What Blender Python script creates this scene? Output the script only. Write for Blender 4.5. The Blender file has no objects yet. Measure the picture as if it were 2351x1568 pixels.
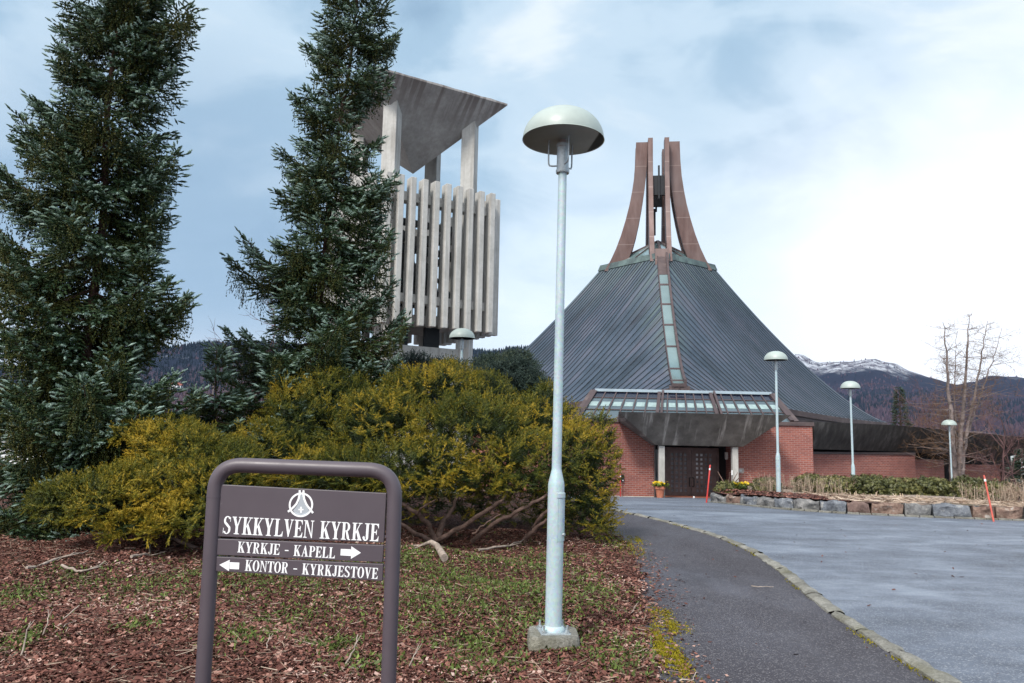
import bpy, math, random
import numpy as np
from mathutils import Vector
R = math.radians
rng = np.random.default_rng(7)
random.seed(7)
scene = bpy.context.scene
col = scene.collection

# ------------------------------------------------------------------ camera
TILT, ROLL, FPX, UX, VY, EYE = R(7.0), 0.02, 1763.0, 1175.5, 784.0, 1.6
cam = bpy.data.cameras.new('camera')
cam.sensor_width = 36; cam.lens = 27.0; cam.clip_end = 12000; cam.clip_start = 0.05
cam_o = bpy.data.objects.new('camera', cam); col.objects.link(cam_o)
def rotx(a): c, s = math.cos(a), math.sin(a); return np.array([[1,0,0],[0,c,-s],[0,s,c]])
def rotz(a): c, s = math.cos(a), math.sin(a); return np.array([[c,-s,0],[s,c,0],[0,0,1]])
CM = rotx(math.pi/2+TILT) @ rotz(ROLL)
from mathutils import Matrix
cam_o.matrix_world = Matrix.Translation((0,0,EYE)) @ Matrix([[*map(float,r)] for r in CM]).to_4x4()
scene.camera = cam_o
def ray(u, v): return CM @ np.array([(u-UX)/FPX, -(v-VY)/FPX, -1.0])
def P(u, v, Y):                       # survey point: sight line cut with the plane y = Y
    d = ray(u, v); return np.array([0,0,EYE]) + d*(Y/d[1])

# ------------------------------------------------------------------ light
SUN_EL, SUN_AZ = R(46), R(208)        # compass style: from +Y clockwise; behind the camera to the left
scene.view_settings.view_transform = 'Standard'
scene.view_settings.look = 'None'
scene.view_settings.exposure = 0.22
scene.view_settings.gamma = 1.0
sun = bpy.data.lights.new('sun', 'SUN'); sun.energy = 3.2; sun.angle = R(11); sun.color = (1.0, 0.95, 0.88)
sun_o = bpy.data.objects.new('sun', sun); col.objects.link(sun_o)
sd = Vector((math.sin(SUN_AZ)*math.cos(SUN_EL), math.cos(SUN_AZ)*math.cos(SUN_EL), math.sin(SUN_EL)))
sun_o.rotation_euler = (-sd).to_track_quat('-Z', 'Y').to_euler()
sun_o.location = (-30, -40, 60)

def make_world():
    w = bpy.data.worlds.new('World'); scene.world = w; w.use_nodes = True
    nt = w.node_tree; N = nt.nodes; L = nt.links; N.clear()
    out = N.new('ShaderNodeOutputWorld'); bg = N.new('ShaderNodeBackground'); bg.inputs[1].default_value = 0.1
    L.new(bg.outputs[0], out.inputs[0])
    sky = N.new('ShaderNodeTexSky'); sky.sky_type = 'NISHITA'; sky.sun_disc = False
    sky.sun_elevation = SUN_EL; sky.sun_rotation = SUN_AZ
    tc = N.new('ShaderNodeTexCoord')
    def math_(op, a, b=None, c=False):
        n = N.new('ShaderNodeMath'); n.operation = op; n.use_clamp = c
        for i, x in enumerate((a, b)):
            if x is None: continue
            if isinstance(x, (int, float)): n.inputs[i].default_value = x
            else: L.new(x, n.inputs[i])
        return n.outputs[0]
    def noise(scale, sc, detail, rough, dist=0.0, off=(0,0,0)):
        m = N.new('ShaderNodeMapping'); m.inputs['Scale'].default_value = sc; m.inputs['Location'].default_value = off
        L.new(tc.outputs['Generated'], m.inputs[0])
        n = N.new('ShaderNodeTexNoise'); n.inputs['Scale'].default_value = scale; n.inputs['Detail'].default_value = detail
        n.inputs['Roughness'].default_value = rough; n.inputs['Distortion'].default_value = dist
        L.new(m.outputs[0], n.inputs['Vector']); return n.outputs['Fac']
    def ramp(fac, stops):
        r = N.new('ShaderNodeValToRGB'); e = r.color_ramp.elements
        while len(e) < len(stops): e.new(0.5)
        for i, (p, c) in enumerate(stops): e[i].position = p; e[i].color = (*c, 1)
        r.color_ramp.interpolation = 'EASE'
        L.new(fac, r.inputs[0]); return r.outputs[0]
    def dirfac(v, lo, hi):
        v = Vector(v).normalized()
        d = N.new('ShaderNodeVectorMath'); d.operation = 'DOT_PRODUCT'
        L.new(tc.outputs['Generated'], d.inputs[0]); d.inputs[1].default_value = v
        m = N.new('ShaderNodeMapRange'); m.interpolation_type = 'SMOOTHSTEP'
        m.inputs['From Min'].default_value = lo; m.inputs['From Max'].default_value = hi
        L.new(d.outputs['Value'], m.inputs['Value']); return m.outputs[0]
    def mix(f, a, b, op='MIX'):
        n = N.new('ShaderNodeMix'); n.data_type = 'RGBA'; n.blend_type = op
        if isinstance(f, (int, float)): n.inputs[0].default_value = f
        else: L.new(f, n.inputs[0])
        for i, x in ((6, a), (7, b)):
            if isinstance(x, tuple): n.inputs[i].default_value = (*x, 1)
            else: L.new(x, n.inputs[i])
        return n.outputs[2]
    n1 = noise(2.3, (1,1,1.7), 6, 0.52, 0.4, (3.1,0.4,1.2))
    n2 = noise(5.5, (1,1,2.2), 8, 0.55, 0.6, (0.3,5.1,0.7))
    nn = math_('ADD', math_('MULTIPLY', n1, 0.72), math_('MULTIPLY', n2, 0.28))
    base = ramp(nn, [(0.34, (2.9,4.35,5.9)), (0.45, (3.9,5.55,7.1)), (0.54, (5.6,7.1,8.4)), (0.64, (7.8,8.7,9.3))])
    br = math_('MULTIPLY', dirfac((0.64,0.76,0.11), 0.845, 0.985), math_('ADD', math_('MULTIPLY', n1, 1.4), 0.42), True)
    hz = N.new('ShaderNodeMapRange'); hz.interpolation_type = 'SMOOTHSTEP'; hz.inputs['From Min'].default_value = 0.20; hz.inputs['From Max'].default_value = 0.50; hz.inputs['To Min'].default_value = 1.0; hz.inputs['To Max'].default_value = 0.15
    sz = N.new('ShaderNodeSeparateXYZ'); L.new(tc.outputs['Generated'], sz.inputs[0]); L.new(sz.outputs[2], hz.inputs['Value'])
    br = math_('MULTIPLY', br, hz.outputs[0])
    c = mix(br, base, (10.6,11.0,11.6))
    br2 = math_('MULTIPLY', dirfac((0.15,0.98,0.10), 0.955, 0.998), math_('MULTIPLY', nn, 1.45), True)
    c = mix(br2, c, (8.8,9.9,10.9))
    lowz = N.new('ShaderNodeMapRange'); lowz.interpolation_type = 'SMOOTHSTEP'; lowz.inputs['From Min'].default_value = 0.155; lowz.inputs['From Max'].default_value = 0.085
    sx = N.new('ShaderNodeSeparateXYZ'); L.new(tc.outputs['Generated'], sx.inputs[0]); L.new(math_('ADD', sx.outputs[2], math_('MULTIPLY', math_('SUBTRACT', n2, 0.5), 0.09)), lowz.inputs['Value'])
    br3 = math_('MULTIPLY', lowz.outputs[0], dirfac((-0.44,0.89,0.10), 0.90, 0.975))
    c = mix(br3, c, (9.8,10.4,10.9))
    dk = math_('MULTIPLY', dirfac((-0.42,0.88,0.20), 0.95, 0.999), 0.6)
    c = mix(dk, c, (2.9,4.3,5.9))
    # unseen sky overhead and behind the viewer, brightened to light the scene
    ov = dirfac((-0.30,-0.50,0.81), 0.30, 0.92)
    c = mix(ov, c, (14.0,14.2,14.6))
    c = mix(0.06, c, sky.outputs[0])
    L.new(c, bg.inputs[0])
make_world()

# ------------------------------------------------------------------ ground survey
def zg(y):
    y = np.asarray(y, float)
    s = np.where(y < 40, np.logaddexp(0, (y-19.5)*1.2)/1.2, 0)
    z1 = -0.064*np.logaddexp(0, (np.minimum(y, 46)-19.5)*1.2)/1.2
    return z1 - 0.045*np.maximum(0, y-70)*(y < 400) - 0.045*330*(y >= 400)
def G(u, v, dz=0.0):
    d = ray(u, v); z = dz
    for _ in range(40):
        k = (z-EYE)/d[2]; z = 0.5*z + 0.5*(float(zg(d[1]*k))+dz)
    return np.array([0,0,EYE]) + d*k

# ------------------------------------------------------------------ object helpers
ORG = {}
def empty(name, loc, rz=0.0):
    o = bpy.data.objects.new(name, None); col.objects.link(o)
    o.location = [float(x) for x in loc]; o.rotation_euler = (0,0,rz); o.empty_display_size = 0.2
    ORG[o.name] = np.array(loc, float); return o
def tag(o, label=None, cat=None, group=None, kind=None):
    if label: o['label'] = label
    if cat: o['category'] = cat
    if group: o['group'] = group
    if kind: o['kind'] = kind
    return o
def children(o): return [c for c in bpy.data.objects if c.parent == o]
def link(name, me, mats, parent=None, base=None):
    o = bpy.data.objects.new(name, me); col.objects.link(o)
    for m in (mats if isinstance(mats, (list, tuple)) else [mats]): me.materials.append(m)
    if parent is not None: o.parent = parent; ORG[o.name] = ORG[parent.name]
    else: ORG[o.name] = np.zeros(3) if base is None else np.array(base, float); o.location = ORG[o.name].tolist()
    return o
class MB:
    def __init__(s): s.v = []; s.f = []; s.m = []
    def add(s, vs, fs, mi=0):
        b = len(s.v); s.v += [tuple(map(float, p)) for p in vs]
        for f in fs: s.f.append([b+i for i in f]); s.m.append(mi)
        return s
    def hexa(s, a, b, mi=0):          # a, b: two loops of n points joined and capped
        n = len(a); fs = [list(range(n))[::-1], list(range(n, 2*n))]
        fs += [[i, (i+1) % n, n+(i+1) % n, n+i] for i in range(n)]
        return s.add(list(a)+list(b), fs, mi)
    def box(s, c, d, rz=0.0, mi=0, ax=None):
        c = np.array(c, float); h = np.array(d, float)/2
        X = np.array([math.cos(rz), math.sin(rz), 0]); Yv = np.array([-math.sin(rz), math.cos(rz), 0]); Zv = np.array([0,0,1.0])
        if ax is not None: X, Yv, Zv = [np.array(a, float) for a in ax]
        q = [(-1,-1),(1,-1),(1,1),(-1,1)]
        return s.hexa([c+X*h[0]*i+Yv*h[1]*j-Zv*h[2] for i, j in q], [c+X*h[0]*i+Yv*h[1]*j+Zv*h[2] for i, j in q], mi)
    def beam(s, p, q, w, h, up=(0,0,1), mi=0):   # rectangular bar from p to q
        p = np.array(p, float); q = np.array(q, float); d = q-p; L_ = np.linalg.norm(d); d /= L_
        x = np.cross(d, up); x /= np.linalg.norm(x); u = np.cross(x, d)
        r = [(-1,-1),(1,-1),(1,1),(-1,1)]
        return s.hexa([p+x*i*w/2+u*j*h/2 for i, j in r], [q+x*i*w/2+u*j*h/2 for i, j in r], mi)
    def tube(s, pts, rad, n=8, cap=True, mi=0):
        pts = [np.array(p, float) for p in pts]; k = len(pts)
        rad = [rad]*k if isinstance(rad, (int, float)) else list(rad)
        vs = []; x = None
        for i, p in enumerate(pts):
            d = pts[min(i+1, k-1)]-pts[max(i-1, 0)]; d = d/(np.linalg.norm(d)+1e-9)
            if x is None:
                x = np.cross(d, (0,0,1)) if abs(d[2]) < .9 else np.cross(d, (0,1,0))
            x = x-d*np.dot(x, d); x /= np.linalg.norm(x)+1e-9; y = np.cross(d, x)
            vs += [p+rad[i]*(x*math.cos(2*math.pi*j/n)+y*math.sin(2*math.pi*j/n)) for j in range(n)]
        fs = [[i*n+j, i*n+(j+1) % n, (i+1)*n+(j+1) % n, (i+1)*n+j] for i in range(k-1) for j in range(n)]
        if cap: fs += [list(range(n))[::-1], list(range((k-1)*n, k*n))]
        return s.add(vs, fs, mi)
    def lathe(s, prof, c=(0,0,0), n=32, mi=0, mis=None):
        k = len(prof); vs = []
        for r, z in prof: vs += [(c[0]+r*math.cos(2*math.pi*j/n), c[1]+r*math.sin(2*math.pi*j/n), c[2]+z) for j in range(n)]
        b = len(s.v)
        for i in range(k-1):
            m_ = mis[i] if mis else mi
            for j in range(n): s.f.append([b+i*n+j, b+i*n+(j+1) % n, b+(i+1)*n+(j+1) % n, b+(i+1)*n+j]); s.m.append(m_)
        s.v += [tuple(map(float, p)) for p in vs]
        if prof[0][0] > 1e-6: s.f.append([b+j for j in range(n)][::-1]); s.m.append(mis[0] if mis else mi)
        if prof[-1][0] > 1e-6: s.f.append([b+(k-1)*n+j for j in range(n)]); s.m.append(mis[-1] if mis else mi)
        return s
    def grid(s, A, mi=0, flip=False):
        A = np.asarray(A); nu, nv = A.shape[:2]
        fs = [[i*nv+j, (i+1)*nv+j, (i+1)*nv+j+1, i*nv+j+1] for i in range(nu-1) for j in range(nv-1)]
        if flip: fs = [f[::-1] for f in fs]
        return s.add(A.reshape(-1, 3), fs, mi)
    def build(s, name, mats, parent=None, base=None, smooth=None, bevel=0.0, seg=2, uv=None):
        o0 = ORG[parent.name] if parent is not None else (np.zeros(3) if base is None else np.array(base, float))
        V = np.array(s.v, float)
        me = bpy.data.meshes.new(name); me.from_pydata((V-o0).tolist(), [], s.f)
        me.polygons.foreach_set('material_index', s.m)
        ul = me.uv_layers.new(name='UVMap')
        if uv is not None:
            li = np.empty(len(me.loops), int); me.loops.foreach_get('vertex_index', li)
            ul.data.foreach_set('uv', np.asarray(uv, float)[li].ravel())
        else:
            co = np.zeros((len(me.loops), 2)); k = 0
            for p in me.polygons:
                n = p.normal
                for li in p.loop_indices:
                    q = V[me.loops[li].vertex_index]
                    if abs(n.z) > 0.75: co[li] = (q[0], q[1])
                    else:
                        h = math.hypot(n.x, n.y); co[li] = ((-n.y*q[0]+n.x*q[1])/h, q[2])
            ul.data.foreach_set('uv', co.ravel())
        if smooth is not None:
            me.polygons.foreach_set('use_smooth', [True]*len(me.polygons)); me.set_sharp_from_angle(angle=R(smooth))
        o = link(name, me, mats, parent, base)
        if bevel:
            b = o.modifiers.new('edge', 'BEVEL'); b.width = bevel; b.segments = seg; b.limit_method = 'ANGLE'; b.angle_limit = R(40); b.harden_normals = False
        return o
def tri_mesh(name, V, mats, parent=None, base=None, attr=None, quads=False):
    """fast mesh from an (n,k,3) array of separate polygons; attr: per-polygon-vertex float 'tint'"""
    n, k = V.shape[:2]
    o0 = ORG[parent.name] if parent is not None else (np.zeros(3) if base is None else np.array(base, float))
    me = bpy.data.meshes.new(name)
    me.vertices.add(n*k); me.loops.add(n*k); me.polygons.add(n)
    me.vertices.foreach_set('co', (V-o0).astype(np.float32).ravel())
    me.loops.foreach_set('vertex_index', np.arange(n*k, dtype=np.int32))
    me.polygons.foreach_set('loop_start', np.arange(0, n*k, k, dtype=np.int32))
    if attr is not None:
        a = me.attributes.new('tint', 'FLOAT', 'POINT'); a.data.foreach_set('value', np.asarray(attr, np.float32).ravel())
    me.update(calc_edges=True); me.validate()
    return link(name, me, mats, parent, base)
def copy_tree(o, parent=None):
    c = o.copy(); col.objects.link(c)
    if parent is not None: c.parent = parent
    for ch in children(o): copy_tree(ch, c)
    return c

# ------------------------------------------------------------------ materials
def newmat(name):
    m = bpy.data.materials.new(name); m.use_nodes = True
    nt = m.node_tree; b = nt.nodes['Principled BSDF']
    return m, nt, b
class NB:
    """small node builder"""
    def __init__(s, name, rough=0.7, spec=0.4, metal=0.0):
        s.m, s.nt, s.b = newmat(name); s.N = s.nt.nodes; s.L = s.nt.links
        s.b.inputs['Roughness'].default_value = rough; s.b.inputs['Specular IOR Level'].default_value = spec; s.b.inputs['Metallic'].default_value = metal
        s.tc = s.N.new('ShaderNodeTexCoord'); s.geo = s.N.new('ShaderNodeNewGeometry')
    def put(s, inp, x):
        if isinstance(x, (int, float)): inp.default_value = x
        elif isinstance(x, tuple): inp.default_value = (*x, 1) if len(inp.default_value) == 4 else x
        else: s.L.new(x, inp)
    def co(s, scale=(1,1,1), src='pos', rot=(0,0,0)):
        m = s.N.new('ShaderNodeMapping'); m.inputs['Scale'].default_value = scale; m.inputs['Rotation'].default_value = rot
        o = {'pos': s.geo.outputs['Position'], 'uv': s.tc.outputs['UV'], 'obj': s.tc.outputs['Object']}[src]
        s.L.new(o, m.inputs[0]); return m.outputs[0]
    def noise(s, v, scale=5, detail=4, rough=.55, dist=0.0, out='Fac'):
        n = s.N.new('ShaderNodeTexNoise'); s.put(n.inputs['Vector'], v); n.inputs['Scale'].default_value = scale
        n.inputs['Detail'].default_value = detail; n.inputs['Roughness'].default_value = rough; n.inputs['Distortion'].default_value = dist
        return n.outputs[out]
    def vor(s, v, scale=5, out='Distance', feature='F1', rnd=1.0):
        n = s.N.new('ShaderNodeTexVoronoi'); n.feature = feature; s.put(n.inputs['Vector'], v); n.inputs['Scale'].default_value = scale; n.inputs['Randomness'].default_value = rnd
        return n.outputs[out]
    def ramp(s, f, stops, interp='LINEAR'):
        r = s.N.new('ShaderNodeValToRGB'); e = r.color_ramp.elements; r.color_ramp.interpolation = interp
        while len(e) < len(stops): e.new(.5)
        for i, (p, c) in enumerate(stops):
            e[i].position = p; e[i].color = (*c, 1) if isinstance(c, tuple) else (c, c, c, 1)
        s.L.new(f, r.inputs[0]); return r.outputs[0]
    def mix(s, f, a, b, op='MIX'):
        n = s.N.new('ShaderNodeMix'); n.data_type = 'RGBA'; n.blend_type = op; n.clamp_factor = True
        s.put(n.inputs[0], f); s.put(n.inputs[6], a); s.put(n.inputs[7], b); return n.outputs[2]
    def math(s, op, a, b=0.0, clamp=False):
        n = s.N.new('ShaderNodeMath'); n.operation = op; n.use_clamp = clamp; s.put(n.inputs[0], a); s.put(n.inputs[1], b); return n.outputs[0]
    def sep(s, v):
        n = s.N.new('ShaderNodeSeparateXYZ'); s.L.new(v, n.inputs[0]); return n.outputs
    def attr(s, name):
        n = s.N.new('ShaderNodeAttribute'); n.attribute_name = name; return n.outputs['Fac']
    def bump(s, h, dist=0.01, strength=0.6):
        n = s.N.new('ShaderNodeBump'); n.inputs['Distance'].default_value = dist; n.inputs['Strength'].default_value = strength
        s.L.new(h, n.inputs['Height']); s.L.new(n.outputs[0], s.b.inputs['Normal']); return s
    def out(s, color=None, rough=None):
        if color is not None: s.put(s.b.inputs['Base Color'], color)
        if rough is not None: s.put(s.b.inputs['Roughness'], rough)
        return s.m
def plain(name, c, rough=.6, spec=.4, metal=0.0, var=.12, scale=6.0, bump=0.0, bscale=40.0):
    b = NB(name, rough, spec, metal)
    v = b.co()
    f = b.noise(v, scale, 5, .6)
    lo = tuple(x*(1-var*1.6) for x in c); hi = tuple(min(1, x*(1+var*1.4)) for x in c)
    colr = b.ramp(f, [(.3, lo), (.7, hi)])
    if bump: b.bump(b.noise(v, bscale, 4, .6), .004, bump)
    r = b.ramp(b.noise(v, scale*2.3, 3, .5), [(.3, max(.05, rough-.08)), (.7, min(1, rough+.08))])
    return b.out(colr, r)
MT = {}
def mats():
    # brick, laid in metres on the wall's own UV
    b = NB('brick_masonry', .85, .25)
    uv = b.co(src='uv')
    t = b.N.new('ShaderNodeTexBrick'); b.L.new(uv, t.inputs['Vector'])
    t.inputs['Scale'].default_value = 1.0; t.inputs['Brick Width'].default_value = .245; t.inputs['Row Height'].default_value = .082
    t.inputs['Mortar Size'].default_value = .011; t.inputs['Mortar Smooth'].default_value = .2; t.inputs['Bias'].default_value = -.1
    t.inputs['Color1'].default_value = (.335,.105,.080,1); t.inputs['Color2'].default_value = (.185,.055,.050,1); t.inputs['Mortar'].default_value = (.36,.27,.24,1)
    big = b.noise(b.co(), .9, 4, .6)
    c = b.mix(b.math('MULTIPLY', b.ramp(big, [(.38, 0.0), (.66, 1.0)]), .55), t.outputs['Color'], (.16,.07,.07))
    fine = b.noise(uv, 24, 4, .7)
    c = b.mix(b.math('MULTIPLY', fine, .3), c, (.44,.16,.12))
    b.bump(b.math('SUBTRACT', 1.0, t.outputs['Fac']), .012, .8)
    MT['brick'] = b.out(c)
    # standing seam copper: u = panel number, v = run along the panel
    b = NB('weathered_copper_roof', .42, .5, .25)
    uv = b.co(src='uv'); u, v, _ = b.sep(uv)
    wn = b.N.new('ShaderNodeTexWhiteNoise'); wn.noise_dimensions = '1D'; b.L.new(b.math('FLOOR', u), wn.inputs['W'])
    st = b.noise(b.co((.9,5.0,1), 'uv'), 1.0, 5, .6)
    blot = b.noise(b.co(), .33, 5, .6)
    f = b.math('ADD', b.math('ADD', .035, b.math('MULTIPLY', wn.outputs['Value'], .09)), b.math('ADD', b.math('MULTIPLY', st, .40), b.math('MULTIPLY', blot, .52)))
    c = b.ramp(f, [(.37, (.017,.028,.043)), (.46, (.032,.050,.073)), (.55, (.054,.076,.110)), (.64, (.084,.094,.130)), (.74, (.125,.150,.195))])
    run = b.noise(b.co((2.2,.7,1), 'uv'), 1.0, 4, .55)
    green = b.math('MULTIPLY', b.ramp(v, [(.0, 1.0), (.07, .8), (.30, 0.0)]), b.ramp(run, [(.42, 0.0), (.6, 1.0)]))
    c = b.mix(b.math('MULTIPLY', green, .75), c, (.155,.215,.20))
    brown = b.math('MULTIPLY', b.ramp(v, [(.0, .9), (.6, 0.25), (1.0, .1)]), b.ramp(b.noise(b.co((.35,.5,1), 'uv'), 1.3, 3, .5), [(.48, 0.0), (.66, 1.0)]))
    c = b.mix(b.math('MULTIPLY', brown, .30), c, (.125,.085,.085))
    b.bump(b.noise(b.co((1,6,1), 'uv'), 1.5, 3, .5), .02, .25)
    MT['roof'] = b.out(c, b.ramp(st, [(.3, .34), (.7, .52)]))
    b = NB('green_copper_trim', .55, .4, .15)
    f = b.noise(b.co((1,1,.5)), 2.2, 6, .65)
    MT['greentrim'] = b.out(b.ramp(f, [(.3, (.05,.065,.072)), (.5, (.085,.12,.118)), (.7, (.14,.20,.19))]))
    # bare copper blades
    b = NB('brown_copper_cladding', .45, .5, .3)
    f = b.noise(b.co((1,1,.22)), 2.4, 6, .62); g = b.noise(b.co(), .5, 3, .5)
    c = b.ramp(f, [(.3, (.080,.042,.036)), (.5, (.125,.074,.066)), (.72, (.18,.12,.11))])
    c = b.mix(b.ramp(g, [(.4, 0.0), (.65, .55)]), c, (.15,.115,.112))
    z = b.sep(b.geo.outputs['Position'])[2]
    jo = b.math('LESS_THAN', b.math('FRACT', b.math('MULTIPLY', z, .55)), .018)
    c = b.mix(b.math('MULTIPLY', jo, .5), c, (.36,.29,.27))
    MT['copper'] = b.out(c)
    b = NB('dark_copper_flashing', .5, .5, .2)
    f = b.noise(b.co((1,1,2)), 1.6, 5, .6)
    MT['flash'] = b.out(b.ramp(f, [(.3, (.060,.042,.044)), (.55, (.098,.070,.068)), (.75, (.15,.115,.11))]))
    # pale smooth concrete with rain stains
    def conc(name, lo, mid, hi, stain, amt, streak=(5,5,.45), edge=None, hol=True):
        b = NB(name, .88, .25)
        p = b.co(); f = b.noise(p, 1.3, 8, .66); s_ = b.noise(b.co(streak), 1.0, 6, .62); g = b.noise(p, 9, 5, .6)
        c = b.ramp(b.math('ADD', b.math('MULTIPLY', f, .7), b.math('MULTIPLY', g, .3)), [(.33, lo), (.52, mid), (.7, hi)])
        m = b.ramp(s_, [(.50, 0.0), (.64, 1.0)])
        m = b.math('MULTIPLY', m, amt)
        if edge:
            z = b.sep(b.geo.outputs['Position'])[2]
            e = b.N.new('ShaderNodeMapRange'); e.inputs['From Min'].default_value = edge[0]; e.inputs['From Max'].default_value = edge[1]
            b.L.new(z, e.inputs['Value'])
            ee = b.math('MULTIPLY', e.outputs[0], b.ramp(b.noise(b.co((5.0,.35,1), 'uv'), 1.0, 5, .6), [(.44, 0.0), (.58, 1.0)]))
            m = b.math('MAXIMUM', m, b.math('MULTIPLY', ee, .9))
        c = b.mix(m, c, stain)
        if hol:
            h = b.ramp(b.vor(p, 5.5), [(.0, 1.0), (.035, 1.0), (.06, 0.0)])
            c = b.mix(b.math('MULTIPLY', h, b.ramp(b.noise(p, 1.7, 2), [(.55, 0.0), (.62, .8)])), c, (.09,.075,.06))
        b.bump(b.math('ADD', g, b.math('MULTIPLY', b.noise(p, 60, 3, .6), .35)), .012, .45)
        return b.out(c)
    MT['concrete'] = conc('pale_concrete', (.37,.365,.345), (.475,.47,.45), (.565,.56,.545), (.22,.205,.19), .45)
    MT['cap'] = conc('stained_cap_concrete', (.27,.258,.25), (.37,.355,.345), (.49,.475,.462), (.19,.165,.155), .35, (2.2,2.2,1.2), (11.2,12.3))
    # blackened canopy concrete with pale run-off
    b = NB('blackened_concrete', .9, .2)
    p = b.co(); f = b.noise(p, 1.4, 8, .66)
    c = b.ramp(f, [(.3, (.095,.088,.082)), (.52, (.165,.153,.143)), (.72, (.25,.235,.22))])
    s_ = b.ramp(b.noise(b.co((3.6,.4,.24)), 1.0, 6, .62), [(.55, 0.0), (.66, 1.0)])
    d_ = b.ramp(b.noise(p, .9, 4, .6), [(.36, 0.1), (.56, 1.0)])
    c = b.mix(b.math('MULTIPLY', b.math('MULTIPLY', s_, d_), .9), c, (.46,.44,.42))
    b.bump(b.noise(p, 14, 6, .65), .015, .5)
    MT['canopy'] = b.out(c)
    b = NB('dark_slanted_cladding', .8, .25)
    p = b.co((1,1,1)); f = b.noise(p, .8, 6, .62)
    s_ = b.noise(b.co((3.2,3.2,1.1), rot=(0,.5,0)), 1.2, 5, .6)
    c = b.ramp(b.math('ADD', b.math('MULTIPLY', f, .45), b.math('MULTIPLY', s_, .55)), [(.38, (.030,.027,.026)), (.53, (.055,.050,.047)), (.66, (.125,.117,.110))])
    b.bump(b.noise(p, 8, 5, .6), .02, .4)
    MT['fascia'] = b.out(c)
    MT['black'] = plain('black_timber', (.012,.011,.012), .7, .2)  # even near-black base colour
    MT['door'] = plain('dark_brown_door', (.135,.090,.085), .5, .4, 0, .2, 3)
    MT['frame'] = plain('brown_metal_glazing_bar', (.072,.050,.052), .5, .45, .1, .15, 3)
    MT['whitetrim'] = plain('pale_metal_flashing', (.38,.47,.53), .4, .5, .2, .08, 2)
    MT['soffit'] = plain('grey_soffit_boards', (.36,.32,.31), .8, .2)
    MT['cream'] = plain('cream_render', (.62,.60,.52), .85, .2, 0, .1, 1.5)
    MT['steel'] = plain('galvanised_steel', (.42,.46,.48), .42, .5, .55, .14, 30)
    MT['dark_steel'] = plain('dark_steel', (.020,.022,.026), .5, .4, .3)
    MT['handle'] = plain('black_iron', (.010,.010,.010), .4, .5)
    # lamp paint
    b = NB('grey_blue_galvanised_pole', .46, .5, .1)
    f = b.noise(b.co((1,1,.35)), 9, 6, .65); g = b.vor(b.co(), 55, 'Color')
    c = b.ramp(f, [(.3, (.36,.46,.50)), (.7, (.47,.575,.615))])
    c = b.mix(.10, c, g, 'OVERLAY')
    MT['pole'] = b.out(c)
    MT['shade'] = plain('pale_green_enamel', (.36,.42,.395), .42, .5, 0, .07, 4)
    MT['shade_in'] = plain('dim_inner_enamel', (.34,.29,.28), .38, .5, 0, .15, 3)
    b = NB('sign_enamel', .40, .5)
    p = b.co(); f = b.noise(p, 3, 5, .6)
    c = b.ramp(f, [(.3, (.076,.061,.074)), (.7, (.090,.073,.087))])
    sc = b.ramp(b.noise(b.co((1,1,.6)), 55, 4, .7), [(.70, 0.0), (.76, .5)])
    c = b.mix(sc, c, (.22,.20,.21))
    MT['sign'] = b.out(c, b.ramp(b.noise(p, 9, 4), [(.3, .36), (.7, .5)]))
    MT['white'] = plain('white_vinyl', (.84,.85,.87), .5, .4, 0, .03, 5)
    MT['logo_fill'] = plain('pale_grey_vinyl', (.50,.55,.60), .5, .4, 0, .04, 5)
    MT['red'] = plain('red_plastic', (.52,.035,.030), .45, .5, 0, .12, 6)
    MT['redfade'] = plain('faded_red_plastic', (.46,.085,.06), .55, .4, 0, .15, 6)
    MT['terracotta'] = plain('terracotta_pot', (.46,.17,.105), .8, .3, 0, .12, 7, .3)
    MT['blue'] = plain('blue_sticker', (.16,.28,.62), .5, .4)
    # glass
    b = NB('tinted_glass', .06, .9)
    f = b.noise(b.co(), .7, 3, .5)
    MT['glass'] = b.out(b.ramp(f, [(.35, (.05,.075,.09)), (.65, (.09,.125,.145))]), .07)
    b = NB('pale_skylight_glass', .10, .9)
    f = b.noise(b.co(), .5, 3, .5)
    MT['skyglass'] = b.out(b.ramp(f, [(.3, (.10,.16,.17)), (.7, (.16,.235,.24))]), .12)
    MT['doorpane'] = plain('dim_door_glass', (.15,.15,.17), .15, .8, 0, .3, 6)
    MT['litpane'] = plain('door_glass_painted_daylight', (.50,.50,.54), .2, .8, 0, .25, 8)  # pale base colour stands in for daylight seen through the door
    MT['darkglass'] = plain('dark_upper_glass', (.012,.015,.03), .08, .9, 0, .2, 1.2)
    MT['paintrefl'] = plain('painted_beam_reflection', (.27,.36,.36), .6, .3)  # reflection on the entrance glass, put into a pale colour
    # ground
    b = NB('asphalt', .6, .4)
    p = b.co(); big = b.noise(b.co((.30,1.1,1)), .62, 6, .62, .8); mid = b.noise(b.co((.8,1,1)), 1.6, 6, .65)
    gr = b.noise(p, 190, 3, .7); ag = b.vor(p, 95, 'Color'); agd = b.vor(p, 95)
    f = b.math('ADD', b.math('MULTIPLY', big, .55), b.math('MULTIPLY', mid, .45))
    c = b.ramp(f, [(.36, (.078,.090,.118)), (.50, (.138,.164,.215)), (.63, (.26,.305,.38))])
    c = b.mix(b.math('MULTIPLY', b.ramp(gr, [(.40, 1.0), (.56, 0.0)]), .55), c, (.026,.027,.033))
    c = b.mix(b.math('MULTIPLY', b.ramp(b.sep(ag)[0], [(.82, 0.0), (.9, 1.0)]), .6), c, (.33,.35,.38))
    b.bump(b.math('ADD', b.math('SUBTRACT', 1.0, agd), b.math('MULTIPLY', gr, .8)), .006, .8)
    MT['asphalt'] = b.out(c, b.ramp(f, [(.36, .62), (.62, .40)]))
    b = NB('dark_path_asphalt', .62, .4)
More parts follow.
